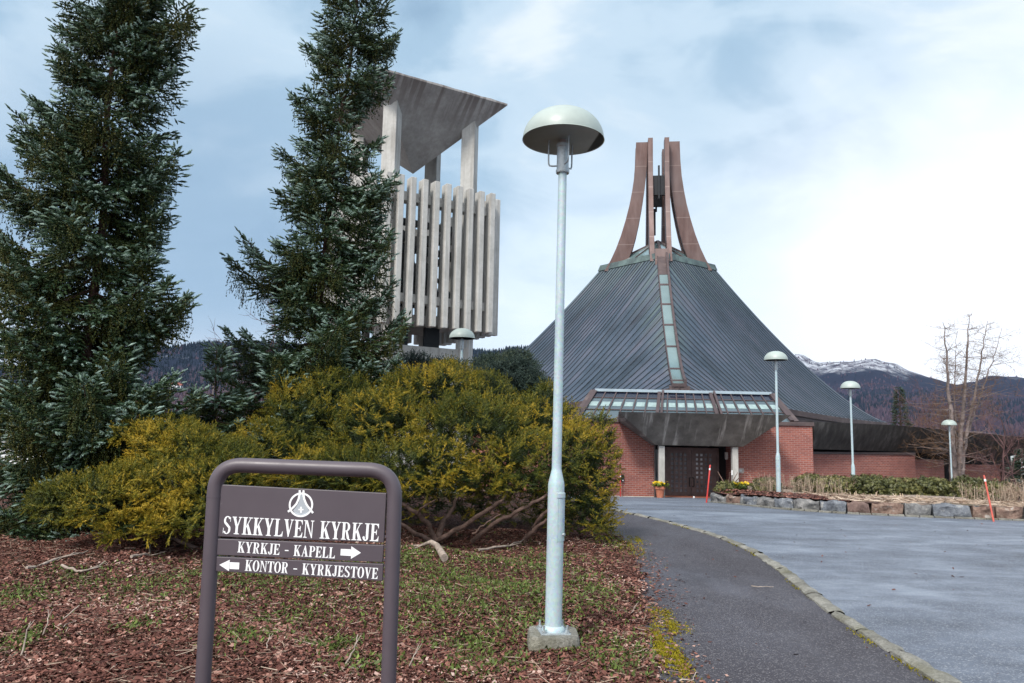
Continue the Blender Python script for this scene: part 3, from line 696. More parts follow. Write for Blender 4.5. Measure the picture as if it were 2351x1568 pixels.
# ================================================================== DIRECTION SIGN
def build_sign():
    YS = 3.70
    S = lambda u, v: (lambda p: np.array([p[0], p[2]]))(P(u, v, YS))
    bl = S(466, 1568); tl = S(497, 1066); tr = S(908, 1081); br = S(892, 1568)
    xl = lambda z: np.interp(z, [bl[1], tl[1]], [bl[0], tl[0]]); xr = lambda z: np.interp(z, [br[1], tr[1]], [br[0], tr[0]])
    base = ((bl[0]+br[0])/2, YS, 0.0)
    root = empty('direction_sign', base)
    tag(root, 'brown tubular frame sign with white lettering and arrows standing in the bark bed', 'sign')
    rad = .0352
    rc = .13
    ex = (tr-tl)/np.linalg.norm(tr-tl)
    topz = tl+np.array([0, 0]); pts = []
    dl = np.array([xl(1.0)-xl(0.5), .5]); dl /= np.linalg.norm(dl); dr = np.array([xr(1.0)-xr(.5), .5]); dr /= np.linalg.norm(dr)
    c1 = tl; c2 = tr
    pts.append(c1-dl*(c1[1]+.35))
    for z in np.linspace(.2, c1[1]-rc-.01, 6): pts.append(c1-dl*(c1[1]-z))
    for t in np.linspace(0, 1, 11): pts.append((1-t)**2*(c1-dl*rc)+2*t*(1-t)*(c1+.0)+t*t*(c1+ex*rc))
    for t in np.linspace(.1, .9, 5): pts.append(c1+(c2-c1)*(.14+.72*t))
    for t in np.linspace(0, 1, 11): pts.append((1-t)**2*(c2-ex*rc)+2*t*(1-t)*c2+t*t*(c2-dr*rc))
    for z in np.linspace(c2[1]-rc-.01, .2, 6): pts.append(c2-dr*(c2[1]-z))
    pts.append(c2-dr*(c2[1]+.35))
    mb = MB(); mb.tube([(p[0], YS, p[1]) for p in pts], rad, 28)
    fr = mb.build('frame', MT['sign'], root, smooth=50)
    mb = MB()
    for c, dd in ((c1-dl*(rc+.02), dl),):
        mb.tube([(c[0]-dd[0]*.004, YS, c[1]-dd[1]*.004), (c[0]+dd[0]*.004, YS, c[1]+dd[1]*.004)], rad+.0012, 28)
    mb.build('weld_seam', MT['sign'], fr, smooth=50)
    yf = YS-.012
    panels = [('heading',(508,1112),(888,1132),(882,1245),(502,1231)), ('upper_strip',(501,1236),(882,1251),(879,1290),(498,1273)), ('lower_strip',(498,1277),(881,1294),(879,1333),(495,1310))]
    out = []
    for nm, *c in panels:
        q = [S(*p) for p in c]; mb = MB()
        lo = [(q[i][0], yf, q[i][1]) for i in (3,2,1,0)]; mb.hexa([(p[0], yf+.024, p[2]) for p in lo], lo)
        out.append((mb.build('panel', MT['sign'], root, bevel=.0025), q))
        for e, (i, j), s_ in ((0, (0, 3), -1), (1, (1, 2), 1)):
            for k in (.12, .88):
                p = q[i]*(1-k)+q[j]*k
                xx = xl(p[1])+rad*.8 if e == 0 else xr(p[1])-rad*.8
                mb = MB(); mb.beam((p[0]-s_*.004, YS, p[1]), (xx, YS, p[1]), .012, .010, (0,0,1)); mb.build('bracket', MT['sign'], root)   # lug that clamps the panel to the post
    yt = yf-.0014
    def TT(q):                    # panel-local: px of the photograph along its own baseline
        def f(x, y, e): return (x, yt-e, y)
        return f
    def placed(text, a, b, capa, panel, nm):
        A, B, C = S(*a), S(*b), S(*capa); d = B-A; L_ = np.linalg.norm(d); d /= L_; n = np.array([-d[1], d[0]]); h = np.dot(C-A, n)
        g = Glyphs(); ws = g.text(text, lambda x, y, e: tuple((lambda p: (p[0], yt-e, p[1]))(A+d*x+n*y)), 0, L_, 0, h)
        for w_ in ws: w_.build('lettering', MT['white'], panel)
    placed('SYKKYLVEN KYRKJE', (513,1224), (870,1242), (514,1184), out[0][0], 0)
    placed('KYRKJE - KAPELL', (547,1267), (770,1281), (548,1242), out[1][0], 1)
    placed('KONTOR - KYRKJESTOVE', (564,1309), (868,1328), (565,1284), out[2][0], 2)
    def arrow(pts, panel):
        mb = MB(); q = [S(*p) for p in pts]
        mb.add([(p[0], yt, p[1]) for p in q], [[0,1,5,6],[2,3,4]]); mb.build('arrow', MT['white'], panel)
    arrow([(784,1259),(807,1260),(808,1253),(830,1268),(807,1282),(807,1275.5),(783,1274)], out[1][0])
    arrow([(551,1306),(529,1305),(528,1310),(506,1295.5),(530,1284),(530,1289.5),(552,1290.5)], out[2][0])
    # emblem: ring, two mast bars, flared tent outline with pale ribbed infill and cross
    Z = lambda x, y: S(650+x/2111*350/1.1153*1.0-650+650/1.1153-0+0, 0) if False else S((650+x*350/2111)/1.1153, (1240+y*260/1568)/1.1153)
    c0 = Z(740, 313); rx = (Z(928, 313)-Z(553, 313))[0]/2; rz = abs((Z(740, 125)-Z(740, 505))[1])/2
    g = Glyphs(); T = lambda x, y, e: (x, yt-.0002-e, y)
    g.arc(c0[0], c0[1], rx, rz, 0, 360, rx*.155, rz*.155, T, 48)
    def stroke(px, w):
        q = [Z(*p) for p in px]; Ls = []; Rs = []
        for i, p in enumerate(q):
            d = q[min(i+1, len(q)-1)]-q[max(i-1, 0)]; d /= np.linalg.norm(d); n = np.array([-d[1], d[0]])*w/2
            Ls.append(p+n); Rs.append(p-n)
        g.strip(Ls, Rs, T)
    w = rx*.17
    stroke([(722,88),(720,150),(704,225),(672,295),(628,345),(590,380),(540,420)], w)
    stroke([(780,90),(778,150),(790,225),(818,295),(850,345),(885,385),(926,440)], w)
    g.k += 3
    cr = [(740,342),(740,440)]; stroke(cr, rx*.13); stroke([(700,385),(780,387)], rx*.12)
    g.mb.build('emblem', MT['white'], out[0][0])
    mb = MB(); yb = yt+.0008
    Lp = [(733,150),(722,225),(700,290),(664,345),(628,385),(620,400),(640,440),(690,468)]; Rp = [(765,150),(772,225),(795,290),(826,345),(856,385),(866,400),(838,442),(790,470)]
    q = [Z(*p) for p in Lp]+[Z(*p) for p in Rp]; n = len(Lp)
    mb.add([(p[0], yb, p[1]) for p in q], [[i, n+i, n+i+1, i+1] for i in range(n-1)])
    for x in range(636, 866, 14):
        t = abs(x-743)/120; y0 = 150+t*250; mb.add([(p[0], yb-.0003, p[1]) for p in (Z(x,y0), Z(x+3,y0), Z(x+3,458-t*40), Z(x,458-t*40))], [[0,1,2,3]], 1)
    mb.build('emblem_infill', [MT['logo_fill'], MT['sign']], out[0][0])
build_sign()

# ================================================================== STREET LAMPS
def build_lamp():
    b = G(1266, 1496); base = (b[0]+.012, b[1], .155)
    root = empty('street_lamp', base, R(8)); root.rotation_euler = (0, .008, R(8))
    ORG[root.name] = np.zeros(3)          # parts are modelled about the lamp's own axis
    mb = MB(); Hc = 3.58
    mb.lathe([(.088,.0),(.088,.012),(.074,.030),(.0640,.036),(.0635,.5),(.0630,1.075),(.0600,1.10),(.040,1.185),(.0375,1.20),(.0372,1.26),(.0355,2.4),(.0335,Hc+.02)], n=32)
    mb.build('pole', MT['pole'], root, smooth=40)
    mb = MB(); a0 = R(-52)
    for r0, z0, z1, da in ((.0662, .66, 1.00, .62),):
        k = 9; rows = [[(r*math.cos(a0+da*(2*i/(k-1)-1)), r*math.sin(a0+da*(2*i/(k-1)-1)), z) for z in (z0, z0+.01, z1-.01, z1)] for i in range(k) for r in (r0,)]
        mb.grid(np.array(rows))
        for i in (0, k-1):
            a = a0+da*(2*i/(k-1)-1); mb.beam((r0*math.cos(a), r0*math.sin(a), z0), (r0*math.cos(a), r0*math.sin(a), z1), .004, .006, (math.cos(a), math.sin(a), 0))
        rows = [[(r0*math.cos(a0+da*(2*i/(k-1)-1)), r0*math.sin(a0+da*(2*i/(k-1)-1)), z0+q) for q in (0, -.006)] for i in range(k)]
    ht = mb.build('hatch', MT['pole'], root, smooth=40)
    mb = MB(); k = 9
    for i in range(k-1):
        t0, t1 = [a0+.74*(2*j/(k-1)-1) for j in (i, i+1)]
        A = lambda r, z, t: (r*math.cos(t), r*math.sin(t), z)
        mb.hexa([A(.063,.985,t0), A(.072,.985,t0), A(.072,.985,t1), A(.063,.985,t1)], [A(.063,1.022,t0), A(.071,1.018,t0), A(.071,1.018,t1), A(.063,1.022,t1)])
    mb.build('hatch_lip', MT['pole'], ht)
    mb = MB(); A_ = lambda t, z: (.0670*math.cos(t), .0670*math.sin(t), z); mb.add([A_(a0+.12,.80), A_(a0+.50,.80), A_(a0+.50,.835), A_(a0+.12,.835)], [[0,1,2,3]]); mb.build('sticker', MT['blue'], ht)
    mb = MB(); an = a0+.25; mb.tube([(.064*math.cos(an), .064*math.sin(an), .71), (.080*math.cos(an), .080*math.sin(an), .71)], .011, 10)
    mb.build('hatch_lock', MT['steel'], ht, smooth=40)
    mb = MB(); mb.box((0,0,-.006), (.225,.225,.012)); mb.build('base_plate', MT['steel'], root, bevel=.002)
    for i in (-1, 1):
        for j in (-1, 1):
            mb = MB(); x, y = .088*i, .088*j
            mb.tube([(x,y,-.03),(x,y,.055)], .008, 10); mb.tube([(x,y,.001),(x,y,.017)], .0165, 6); mb.tube([(x,y,-.026),(x,y,-.013)], .0165, 6)
            mb.build('bolt', MT['steel'], root, smooth=30)
    mb = MB()
    mb.lathe([(.034,Hc-.02),(.052,Hc-.02),(.055,Hc-.012),(.055,Hc+.006),(.049,Hc+.010),(.049,Hc+.195),(.055,Hc+.20),(.055,Hc+.222),(.046,Hc+.226),(.0001,Hc+.226)], n=32)
    mb.build('collar', MT['steel'], root, smooth=35)
    mb = MB(); mb.lathe([(.026,Hc+.22),(.026,Hc+.50),(.03,Hc+.52)], n=16); mb.build('lamp_stem', MT['shade_in'], root, smooth=35)
    for k in range(3):
        a = R(-80)+k*2*math.pi/3
        q = [(.046,.045),(.085,.045),(.108,.05),(.116,.068),(.118,.10),(.118,.26),(.116,.30),(.10,.33),(.06,.338),(.02,.34)]
        mb = MB(); mb.tube([(r*math.cos(a), r*math.sin(a), Hc+z) for r, z in q], .0068, 8); mb.build('bracket', MT['steel'], root, smooth=50)
    mb = MB(); rim = Hc+.262; RR, HH = .330, .258; pr = []; mi = []
    for i in range(19):
        t = i/18*math.pi/2; pr.append((max(RR*math.cos(t)**.92, .0001), rim+HH*math.sin(t))); mi.append(0)
    inner = [(max((RR-.007)*math.cos(i/18*math.pi/2)**.92, .0001), rim+.001+(HH-.008)*math.sin(i/18*math.pi/2)) for i in range(18, -1, -1)]
    prof = pr+inner; mis = [0]*(len(pr)-1)+[1]*(len(prof)-len(pr))
    prof.append((RR+.004, rim-.004)); mis.append(0); prof.append(pr[0]); mis.append(0)
    mb.lathe(prof, n=56, mis=mis)
    sh = mb.build('lamp_shade', [MT['shade'], MT['shade_in']], root, smooth=40)
    for x, y, a_, b_, r_ in ((-.02,0,-.006,.012,.008), (.05,-.02,-.012,.004,.010)):
        mb = MB(); mb.tube([(x,y,rim+HH+a_),(x,y,rim+HH+b_)], r_, 8); mb.build('cap_screw', MT['dark_steel'], sh)
    tag(root, 'tall grey street lamp with dome shade bolted to a concrete block in front', 'street lamp', 'dome shaded street lamps')
    return root, b
lamp, lb = build_lamp()
for (u, v, w, lab) in ((1781,825,53,'grey dome street lamp standing in bark mulch just behind the low stone wall'),
                       (1952,890,43,'grey dome street lamp rising from the evergreen shrubs before the brick wing'),
                       (2179,975,32,'smallest dome street lamp, beside the trunk of the bare larch'),
                       (1061,775,60,'grey dome street lamp showing above the dark juniper below the bell tower')):
    dep = 6.22*189/w; d = ray(u, v); p = np.array([0,0,EYE])+d*dep
    c = copy_tree(lamp); c.location = (p[0], p[1], p[2]-3.58-.28); c.rotation_euler = (0,0,R(random.uniform(0,360))); c['label'] = lab
mb = MB(); c = lb+np.array([.012,0,0])
A = []
for z, s_ in ((-.25,1.03),(.06,1.02),(.12,1.0),(.145,.95)):
    A.append([(c[0]+s_*.19*x, c[1]+s_*.19*y, z) for x, y in [(math.copysign(min(1,abs(math.cos(t))**.35),math.cos(t)), math.copysign(min(1,abs(math.sin(t))**.35),math.sin(t))) for t in np.linspace(0, 2*math.pi, 33)]])
mb.grid(np.array(A).transpose(1,0,2)); mb.add([A[-1][i] for i in range(32)], [list(range(32))])
fb = mb.build('concrete_footing', MT['kerb'], base=(c[0],c[1],0), smooth=50)
tag(fb, 'small weathered concrete block under the nearest street lamp', 'concrete block')

# ================================================================== CHURCH
CH_C = np.array([9.78, 51.05]); fD = np.array([-.124,-.9923]); rD = np.array([.9923,-.124])
def cpt(r, s, z): q = CH_C+fD*r+rD*s*(1-.045*min(1, max(0, s)/15)+.012*(s < 0)); return np.array([q[0], q[1], z])       # r: towards the front corner, s: to the right
RB, RT, ZC = 15.1, 3.78, 13.05
def gprof(t, p): return (1-t)**p
def hip_z(r, zE): return zE+(ZC-zE)*gprof((r-RT)/(RB-RT), 1.36)
def build_church():
    ch = empty('church', (9.3, 42.0, -.95))
    tag(ch, 'brick church with tent shaped dark copper roof and four paired curved copper blades', 'church')
    NS, NT = 40, 26
    zcF, zcS = 4.05, 2.92
    def roof_face(sf, ss):
        def hip(s): r = RB+(RT-RB)*s; return cpt(sf*r, 0, hip_z(r, zcF))
        def surf(u, t):
            if u <= .52: A = hip(u/.52)
            else: k = (u-.52)/.48; A = cpt(sf*RT*(1-k), ss*RT*k, ZC)
            k = u; E = cpt(sf*RB*(1-k), ss*RB*k, zcS+(zcF-zcS)*(1-k)**1.7)
            p = 1.0+.34*min(1, u*1.15); q = A+(E-A)*t; q = q.copy(); q[2] = E[2]+(A[2]-E[2])*gprof(t, p); return q
        us = np.linspace(0, 1, NS*2+1); ts = np.linspace(0, 1, NT+1)
        Gd = np.array([[surf(u, t) for t in ts] for u in us]); mb = MB(); flip = (sf*ss > 0)
        mb.grid(Gd, flip=not flip)
        uv = [(NS*u+50*(sf > 0)+100*(ss > 0)+.001, t) for u in us for t in ts]
        # lower skin gives the roof its thickness
        mb.grid(Gd-np.array([0,0,.30]), flip=flip); uv += [(NS*u, 1.0) for u in us for t in ts]
        mb.grid(np.stack([Gd[:,-1], Gd[:,-1]-np.array([0,0,.30])], 1), 1, flip=not flip); uv += [(NS*u, 1.0) for u in us for _ in (0, 1)]
        cen = np.array([*CH_C, 0])
        for i in range(1, NS):      # standing seams
            u = i/NS; pl = np.array([surf(u, t) for t in ts]); e = 1e-3
            ta = np.array([surf(u+e, t)-surf(u-e, t) for t in ts]); ta /= np.linalg.norm(ta, axis=1)[:,None]
            tt = np.gradient(pl, axis=0); tt /= np.linalg.norm(tt, axis=1)[:,None]
            nn = np.cross(ta, tt); nn *= np.sign(nn[:,2:3]+1e-9)
            w = .020; a, b, c_, d_ = pl-ta*w, pl-ta*w*.7+nn*.036, pl+ta*w*.7+nn*.036, pl+ta*w
            mb.grid(np.stack([a, b, c_, d_], 0), 2); uv += [(i+.999-(j == 0)*0+50*(sf > 0)+100*(ss > 0), t) for j in range(4) for t in ts]
        return mb.build('roof_face', [MT['roof'], MT['flash'], MT['seam']], ch, uv=uv, smooth=30)
    for sf in (1, -1):
        for ss in (1, -1): roof_face(sf, ss)
    # eaves board under each edge
    mb = MB()
    for sf in (1, -1):
        for ss in (1, -1):
            prev = None
            for k in np.linspace(0, 1, 25):
                z = zcS+(zcF-zcS)*(1-k)**1.7
                o = [cpt(sf*(RB-a)*(1-k), ss*(RB-a)*k, z+b) for a, b in ((.12,-.302),(.12,-.62),(.85,-.60),(.85,-.302))]
                if prev is not None: mb.hexa(prev, o)
                prev = o
    mb.build('eaves_board', MT['flash'], ch)
    mb = MB(); mb2 = MB()                # nave walls below the eaves: pale render over brick
    zb = -1.6
    q = [(RB-1.1)*np.array(k) for k in ((1,0),(0,1),(-1,0),(0,-1))]
    mb.hexa([cpt(a[0], a[1], 1.7) for a in q], [cpt(a[0]*.985, a[1]*.985, 3.0) for a in q])
    mb2.hexa([cpt(a[0]*.99, a[1]*.99, zb) for a in q], [cpt(a[0]*.99, a[1]*.99, 1.698) for a in q])
    mb.build('upper_wall', MT['cream'], ch); mb2.build('nave_wall', MT['brick'], ch)
    # ridge skylight down the front hip (and its twin at the back)
    for sf in (1, -1):
        fr = MB(); rs = np.linspace(RT+.15, RB-.02, 40)
        def hp(r, s, dz): return cpt(sf*r, s, hip_z(r, zcF)+dz)
        for s0, s1, h0, h1 in ((-.31,-.26,-.25,.15), (.23,.35,-.30,.34)):
            prev = None
            for r in rs:
                cur = [hp(r, s0, h0), hp(r, s1, h0), hp(r, s1, h1), hp(r, s0, h1)]
                if prev is not None: fr.hexa(prev, cur)
                prev = cur
        cuts = [RT+.15, RT+1.55, 6.15, 7.65, 9.25, 11.0, 13.0, 14.35, RB-.05] if sf > 0 else [RT+.15, 7, 10, 13, RB-.05]
        for r in cuts[1:]: fr.hexa([hp(r-.05, -.34, .0), hp(r+.05, -.34, .0), hp(r+.05, .30, .0), hp(r-.05, .30, .0)], [hp(r-.05, -.34, .15), hp(r+.05, -.34, .15), hp(r+.05, .30, .15), hp(r-.05, .30, .15)])
        sk = fr.build('ridge_skylight', MT['frame'], ch)
        for i in range(len(cuts)-1):
            m = MB(); k = np.linspace(cuts[i]+.05, cuts[i+1]-.05, 7); m.grid(np.array([[hp(r, s, .11) for s in (-.265, .24)] for r in k]), flip=(sf < 0))
            m.build('sheet' if i == 0 else 'pane', MT['flash'] if i == 0 else MT['skyglass'], sk)
        m = MB(); m.hexa([hp(RB-.05, -.45, -.65), hp(RB-.05, .5, -.65), hp(RB-.4, .5, -.65), hp(RB-.4, -.45, -.65)], [hp(RB-.05, -.45, -.02), hp(RB-.05, .5, -.02), hp(RB-.4, .5, -.02), hp(RB-.4, -.45, -.02)])
        m.build('ridge_foot', MT['flash'], sk)
    # collar round the roof opening
    mb = MB(); cs = [(1,0),(0,1),(-1,0),(0,-1)]
    for i in range(4):
        a, b = cs[i], cs[(i+1) % 4]
        f = lambda k, r, z: cpt((a[0]*(1-k)+b[0]*k)*r, (a[1]*(1-k)+b[1]*k)*r, z)
        mb.hexa([f(0,RT+.22,ZC-.16), f(1,RT+.22,ZC-.16), f(1,RT-.25,ZC-.10), f(0,RT-.25,ZC-.10)], [f(0,RT+.06,ZC+.24), f(1,RT+.06,ZC+.24), f(1,RT-.25,ZC+.30), f(0,RT-.25,ZC+.30)])
    mb.build('roof_collar', MT['greentrim'], ch)
    mb = MB(); mb.hexa([cpt(RT+.30,-.40,ZC-.9), cpt(RT+.30,.44,ZC-.9), cpt(RT-.1,.44,ZC-.9), cpt(RT-.1,-.40,ZC-.9)], [cpt(RT+.12,-.40,ZC+.42), cpt(RT+.12,.44,ZC+.42), cpt(RT-.25,.44,ZC+.42), cpt(RT-.25,-.40,ZC+.42)])
    mb.build('collar_plate', MT['copper'], ch)
    # glazed lantern
    ap = cpt(0, 0, 14.95); ln = MB(); bc = [cpt(a*(RT-.35), b*(RT-.35), ZC+.22) for a, b in cs]
    for c_ in bc: ln.beam(c_, ap, .16, .12)
    for i in range(4): ln.beam(bc[i], bc[(i+1) % 4], .14, .16); ln.beam((bc[i]+bc[(i+1) % 4])/2, ap, .08, .10)
    lf = ln.build('lantern', MT['flash'], ch)
    for i in range(4):
        m = MB(); k = np.array([0,0,-.02]); m.add([bc[i]+k, bc[(i+1) % 4]+k, ap+k], [[0,1,2]]); m.build('lantern_pane', MT['skyglass'] if i in (0,3) else MT['glass'], lf)
    # four pairs of curved blades
    zz = [12.75,13.5,14.3,15.2,16.2,17.3,18.3,19.3,20.4,21.72]
    ro = [3.55,3.13,2.78,2.46,2.17,1.90,1.72,1.58,1.50,1.46]; ri = [2.40,1.96,1.68,1.44,1.23,1.04,.90,.80,.72,.68]
    for (a, b) in cs:
        for off in (-.54, .54):
            mb = MB(); th = .155; lo = []
            for z, o, i_ in zip(zz, ro, ri):
                f = lambda r, s: cpt(a*r-b*s, b*r+a*s, z)
                lo.append([f(o, off-th), f(o, off+th), f(i_, off+th), f(i_, off-th)])
            A = np.array([l+[l[0]] for l in lo]); mb.grid(A, flip=True); mb.add(lo[-1], [[0,1,2,3]]); mb.add(lo[0], [[3,2,1,0]])
            mb.build('spire_blade', MT['copper'], ch, bevel=.015)
    # cross between the blades
    mb = MB()
    for (a, b) in cs:
        f = lambda r, s, z: cpt(a*r-b*s, b*r+a*s, z)
        mb.hexa([f(1.40,-.40,17.75), f(1.40,.40,17.75), f(1.15,.40,17.75), f(1.15,-.40,17.75)], [f(1.40,-.40,19.1), f(1.40,.40,19.1), f(1.15,.40,19.1), f(1.15,-.40,19.1)])
        mb.hexa([f(1.56,-.06,17.45 if a else 16.3), f(1.56,.06,17.45 if a else 16.3), f(1.402,.06,17.45 if a else 16.3), f(1.402,-.06,17.45 if a else 16.3)], [f(1.56,-.06,19.75), f(1.56,.06,19.75), f(1.402,.06,19.75), f(1.402,-.06,19.75)])
    mb.build('cross_frame', MT['dark_steel'], ch, bevel=.01)
    mb = MB(); q = cpt(-1.48, -.12, 15.75); mb.box(q+np.array([0,0,.95]), (.15,.15,1.9)); mb.build('hanging_bar', MT['dark_steel'], ch)

    # ---------------- entrance block
    zf = -.98; YF = 34.0; YD = 35.55
    xL, xd0, xd1, xR = 2.30, 6.37, 9.93, 13.30; zt = 2.28
    def bwall(x0, x1, y0, y1, z1, nm='entrance_wall'):
        m = MB(); m.hexa([(x0,y0,zf-.6),(x1,y0,zf-.6),(x1,y1,zf-.6),(x0,y1,zf-.6)], [(x0,y0,z1),(x1,y0,z1),(x1,y1,z1),(x0,y1,z1)]); return m.build(nm, MT['brick'], ch)
    w1 = bwall(xL, xd0, YF, 37.6, zt); w2 = bwall(xd1, xR, YF, 37.6, zt)
    for x0, x1 in ((xL-.05, xd0+.02), (xd1-.02, xR+.07)):
        m = MB(); m.hexa([(x0,YF-.07,zt),(x1,YF-.07,zt),(x1,37.6,zt),(x0,37.6,zt)], [(x0,YF-.06,zt+.17),(x1,YF-.06,zt+.17),(x1,37.6,zt+.17),(x0,37.6,zt+.17)]); m.build('coping', MT['flash'], w1 if x0 < 5 else w2, bevel=.01)
    m = MB(); m.hexa([(xL-.03,YF-.05,zf-.4),(xd0,YF-.05,zf-.4),(xd0,YF-.002,zf-.4),(xL-.03,YF-.002,zf-.4)], [(xL-.03,YF-.05,zf+.075),(xd0,YF-.05,zf+.075),(xd0,YF-.002,zf+.075),(xL-.03,YF-.002,zf+.075)]); m.build('plinth', MT['cream'], w1)
    m = MB(); m.box(((xd0+xd1)/2, 34.7, zf-.02), (xd1-xd0+.4, 2.2, .10)); m.build('threshold', MT['terracotta'], ch)
    # canopy: a concrete trough seen from below
    zc0 = float(P(1505,1021,33.0)[2]); zc1 = float(P(1420,945,31.8)[2]); zcr = float(P(1817,953,31.8)[2])
    A_ = [P(1505,1021,33.0), P(1707,1023,33.0)]; B_ = [P(1420,945,31.8), P(1817,953,31.8)]
    for p in A_: p[2] = zc0
    for p in B_: p[2] = (zc1+zcr)/2
    Ab = [A_[0]+np.array([.02,1.02,-.03]), A_[1]+np.array([-.02,1.02,-.03])]; Bb = [B_[0]+np.array([.30,2.18,-.34]), B_[1]+np.array([-.30,2.18,-.34])]
    m = MB()
    m.add([A_[0],A_[1],B_[1],B_[0]], [[0,1,2,3]]); m.add([A_[0],B_[0],Bb[0],Ab[0]], [[0,1,2,3]]); m.add([A_[1],Ab[1],Bb[1],B_[1]], [[0,1,2,3]])
    m.add([B_[0],B_[1],Bb[1],Bb[0]], [[0,1,2,3]]); m.add([Ab[0],Ab[1],Bb[1],Bb[0]], [[3,2,1,0]])
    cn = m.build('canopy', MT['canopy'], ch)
    m = MB(); m.hexa([A_[0]+(0,0,-.002), A_[1]+(0,0,-.002), (xd1,YD,zc0-.002), (xd0,YD,zc0-.002)], [A_[0]+(0,.06,.03), A_[1]+(0,.06,.03), (xd1,YD,zc0+.03), (xd0,YD,zc0+.03)]); sf_ = m.build('soffit', MT['soffit'], cn)
    for x in (7.55, 8.85):
        m = MB(); m.lathe([(.0001,-.035),(.085,-.035),(.10,-.02),(.10,0)], (x, 33.9, zc0-.003), 20); m.build('downlight', MT['dark_steel'], cn, smooth=40)
    # columns
    for u in (1518.5, 1687):
        p = P(u, 1080, 33.25); m = MB(); m.box((p[0], 33.25, (zf+zc0)/2-.02), (.25,.25,zc0-zf-.03)); c_ = m.build('column', MT['concrete'], ch, bevel=.012)
    m = MB(); m.box((P(1680.5,1090,33.12)[0], 33.118, float(P(1680,1085,33.1)[2])), (.05,.012,.20)); m.build('notice', MT['white'], c_)
    # recess: doors, frames, side glass
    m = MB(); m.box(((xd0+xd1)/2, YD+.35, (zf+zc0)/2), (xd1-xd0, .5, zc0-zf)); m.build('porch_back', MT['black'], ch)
    x0, x1 = 7.22, 9.42; zh = 1.10; yd = YD+.05
    m = MB()
    for a in (x0-.10, x1+.10): m.box((a, yd, (zf+zh)/2), (.12,.14,zh-zf))
    m.box(((x0+x1)/2, yd, zh+.06), (x1-x0+.32,.14,.12)); m.box((xd0+.10, yd, (zf+zh)/2), (.14,.14,zh-zf))
    m.box(((xd0+x0)/2, yd, zf+.06), (x0-xd0,.13,.12)); m.build('door_frame', MT['door'], ch, bevel=.006)
    m = MB(); m.add([(xd0+.17,yd,zf+.12),(x0-.16,yd,zf+.12),(x0-.16,yd,zh),(xd0+.17,yd,zh)], [[0,1,2,3]]); m.build('side_window', MT['glass'], ch)
    xm = (x0+x1)/2
    for s_ in (-1, 1):
        a, b = (x0-.035, xm-.006) if s_ < 0 else (xm+.006, x1+.035)
        # leaf with a 4 x 9 grid of square openings
        cols = np.linspace(a+.16, b-.16, 5) if s_ < 0 else np.linspace(a+.16, b-.16, 5)
        rows = np.linspace(zf+.16, zh-.10, 10); m = MB(); yl = yd-.02; gw, gh = .042, .042
        m.box(((a+cols[0]+gw)/2, yl, (zf+zh)/2), (cols[0]+gw-a,.06,zh-zf)); m.box(((cols[-1]-gw+b)/2, yl, (zf+zh)/2), (b-cols[-1]+gw,.06,zh-zf))
        for c_ in cols[1:-1]: m.box((c_, yl, (rows[0]+rows[-1])/2), (2*gw,.058,rows[-1]-rows[0]))
        m.box(((cols[0]+cols[-1])/2, yl, (zf+rows[0]+gh)/2), (cols[-1]-cols[0]-2*gw,.056,rows[0]+gh-zf)); m.box(((cols[0]+cols[-1])/2, yl, (rows[-1]-gh+zh)/2), (cols[-1]-cols[0]-2*gw,.056,zh-rows[-1]+gh))
        for r in rows[1:-1]: m.box(((cols[0]+cols[-1])/2, yl, r), (cols[-1]-cols[0]-2*gw,.054,2*gh))
        d_ = m.build('door', MT['door'], ch)
        m = MB(); m.add([(cols[0]+gw,yl+.012,rows[0]),(cols[-1]-gw,yl+.012,rows[0]),(cols[-1]-gw,yl+.012,rows[-1]),(cols[0]+gw,yl+.012,rows[-1])], [[0,1,2,3]]); m.build('door_glass', MT['doorpane'], d_)
        if s_ > 0:  # daylight from beyond the right leaf, painted as pale panes
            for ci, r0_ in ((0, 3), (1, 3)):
                for ri in range(r0_, 9): m = MB(); m.add([(cols[ci]+gw+.012,yl+.006,rows[ri]+gh+.01),(cols[ci+1]-gw-.012,yl+.006,rows[ri]+gh+.01),(cols[ci+1]-gw-.012,yl+.006,rows[ri+1]-gh-.01),(cols[ci]+gw+.012,yl+.006,rows[ri+1]-gh-.01)], [[0,1,2,3]]); m.build('painted_daylight_pane', MT['litpane'], d_)
        hx = xm+s_*.085; m = MB(); m.tube([(xm+s_*.04,yl-.03,-.13),(hx,yl-.09,-.13),(hx+s_*.02,yl-.09,-.16),(hx+s_*.02,yl-.09,-.50),(hx,yl-.09,-.53),(xm+s_*.04,yl-.03,-.53)], .021, 8); m.build('door_handle', MT['handle'], d_, smooth=40)
    m = MB(); m.tube([(xd0-.03,YF-.06,zf),(xd0-.03,YF-.06,zc0+.3)], .035, 10); m.build('downpipe', MT['flash'], w1, smooth=40)
    m = MB(); m.box((9.62, 34.45, .92), (.12,.12,.30)); m.lathe([(.0001,-.03),(.06,-.03),(.06,0)], (9.62,34.45,.77), 12); m.build('wall_light', MT['soffit'], w2, bevel=.01)
    p = P(1897/1, 1205, YF)
    p = P((1400+1460/2.939)/1.1153, (950+750/2.94)/1.1153, YF); m = MB(); m.box((p[0], YF-.012, p[2]), (.26,.02,.20)); pl = m.build('wall_plaque', MT['soffit'], w2, bevel=.004)
    m = MB(); m.box((p[0]-.01, YF-.024, p[2]+.0), (.10,.004,.08)); m.build('plaque_mark', MT['steel'], pl)
    p = P((1400+567/2.939)/1.1153, (950+805/2.94)/1.1153, YF); m = MB(); m.box((p[0], YF-.06, p[2]), (.13,.11,.30)); m.box((p[0]+.02, YF-.119, p[2]-.10), (.05,.008,.04), mi=1); m.build('mailbox', [MT['handle'], MT['white']], w1, bevel=.008)
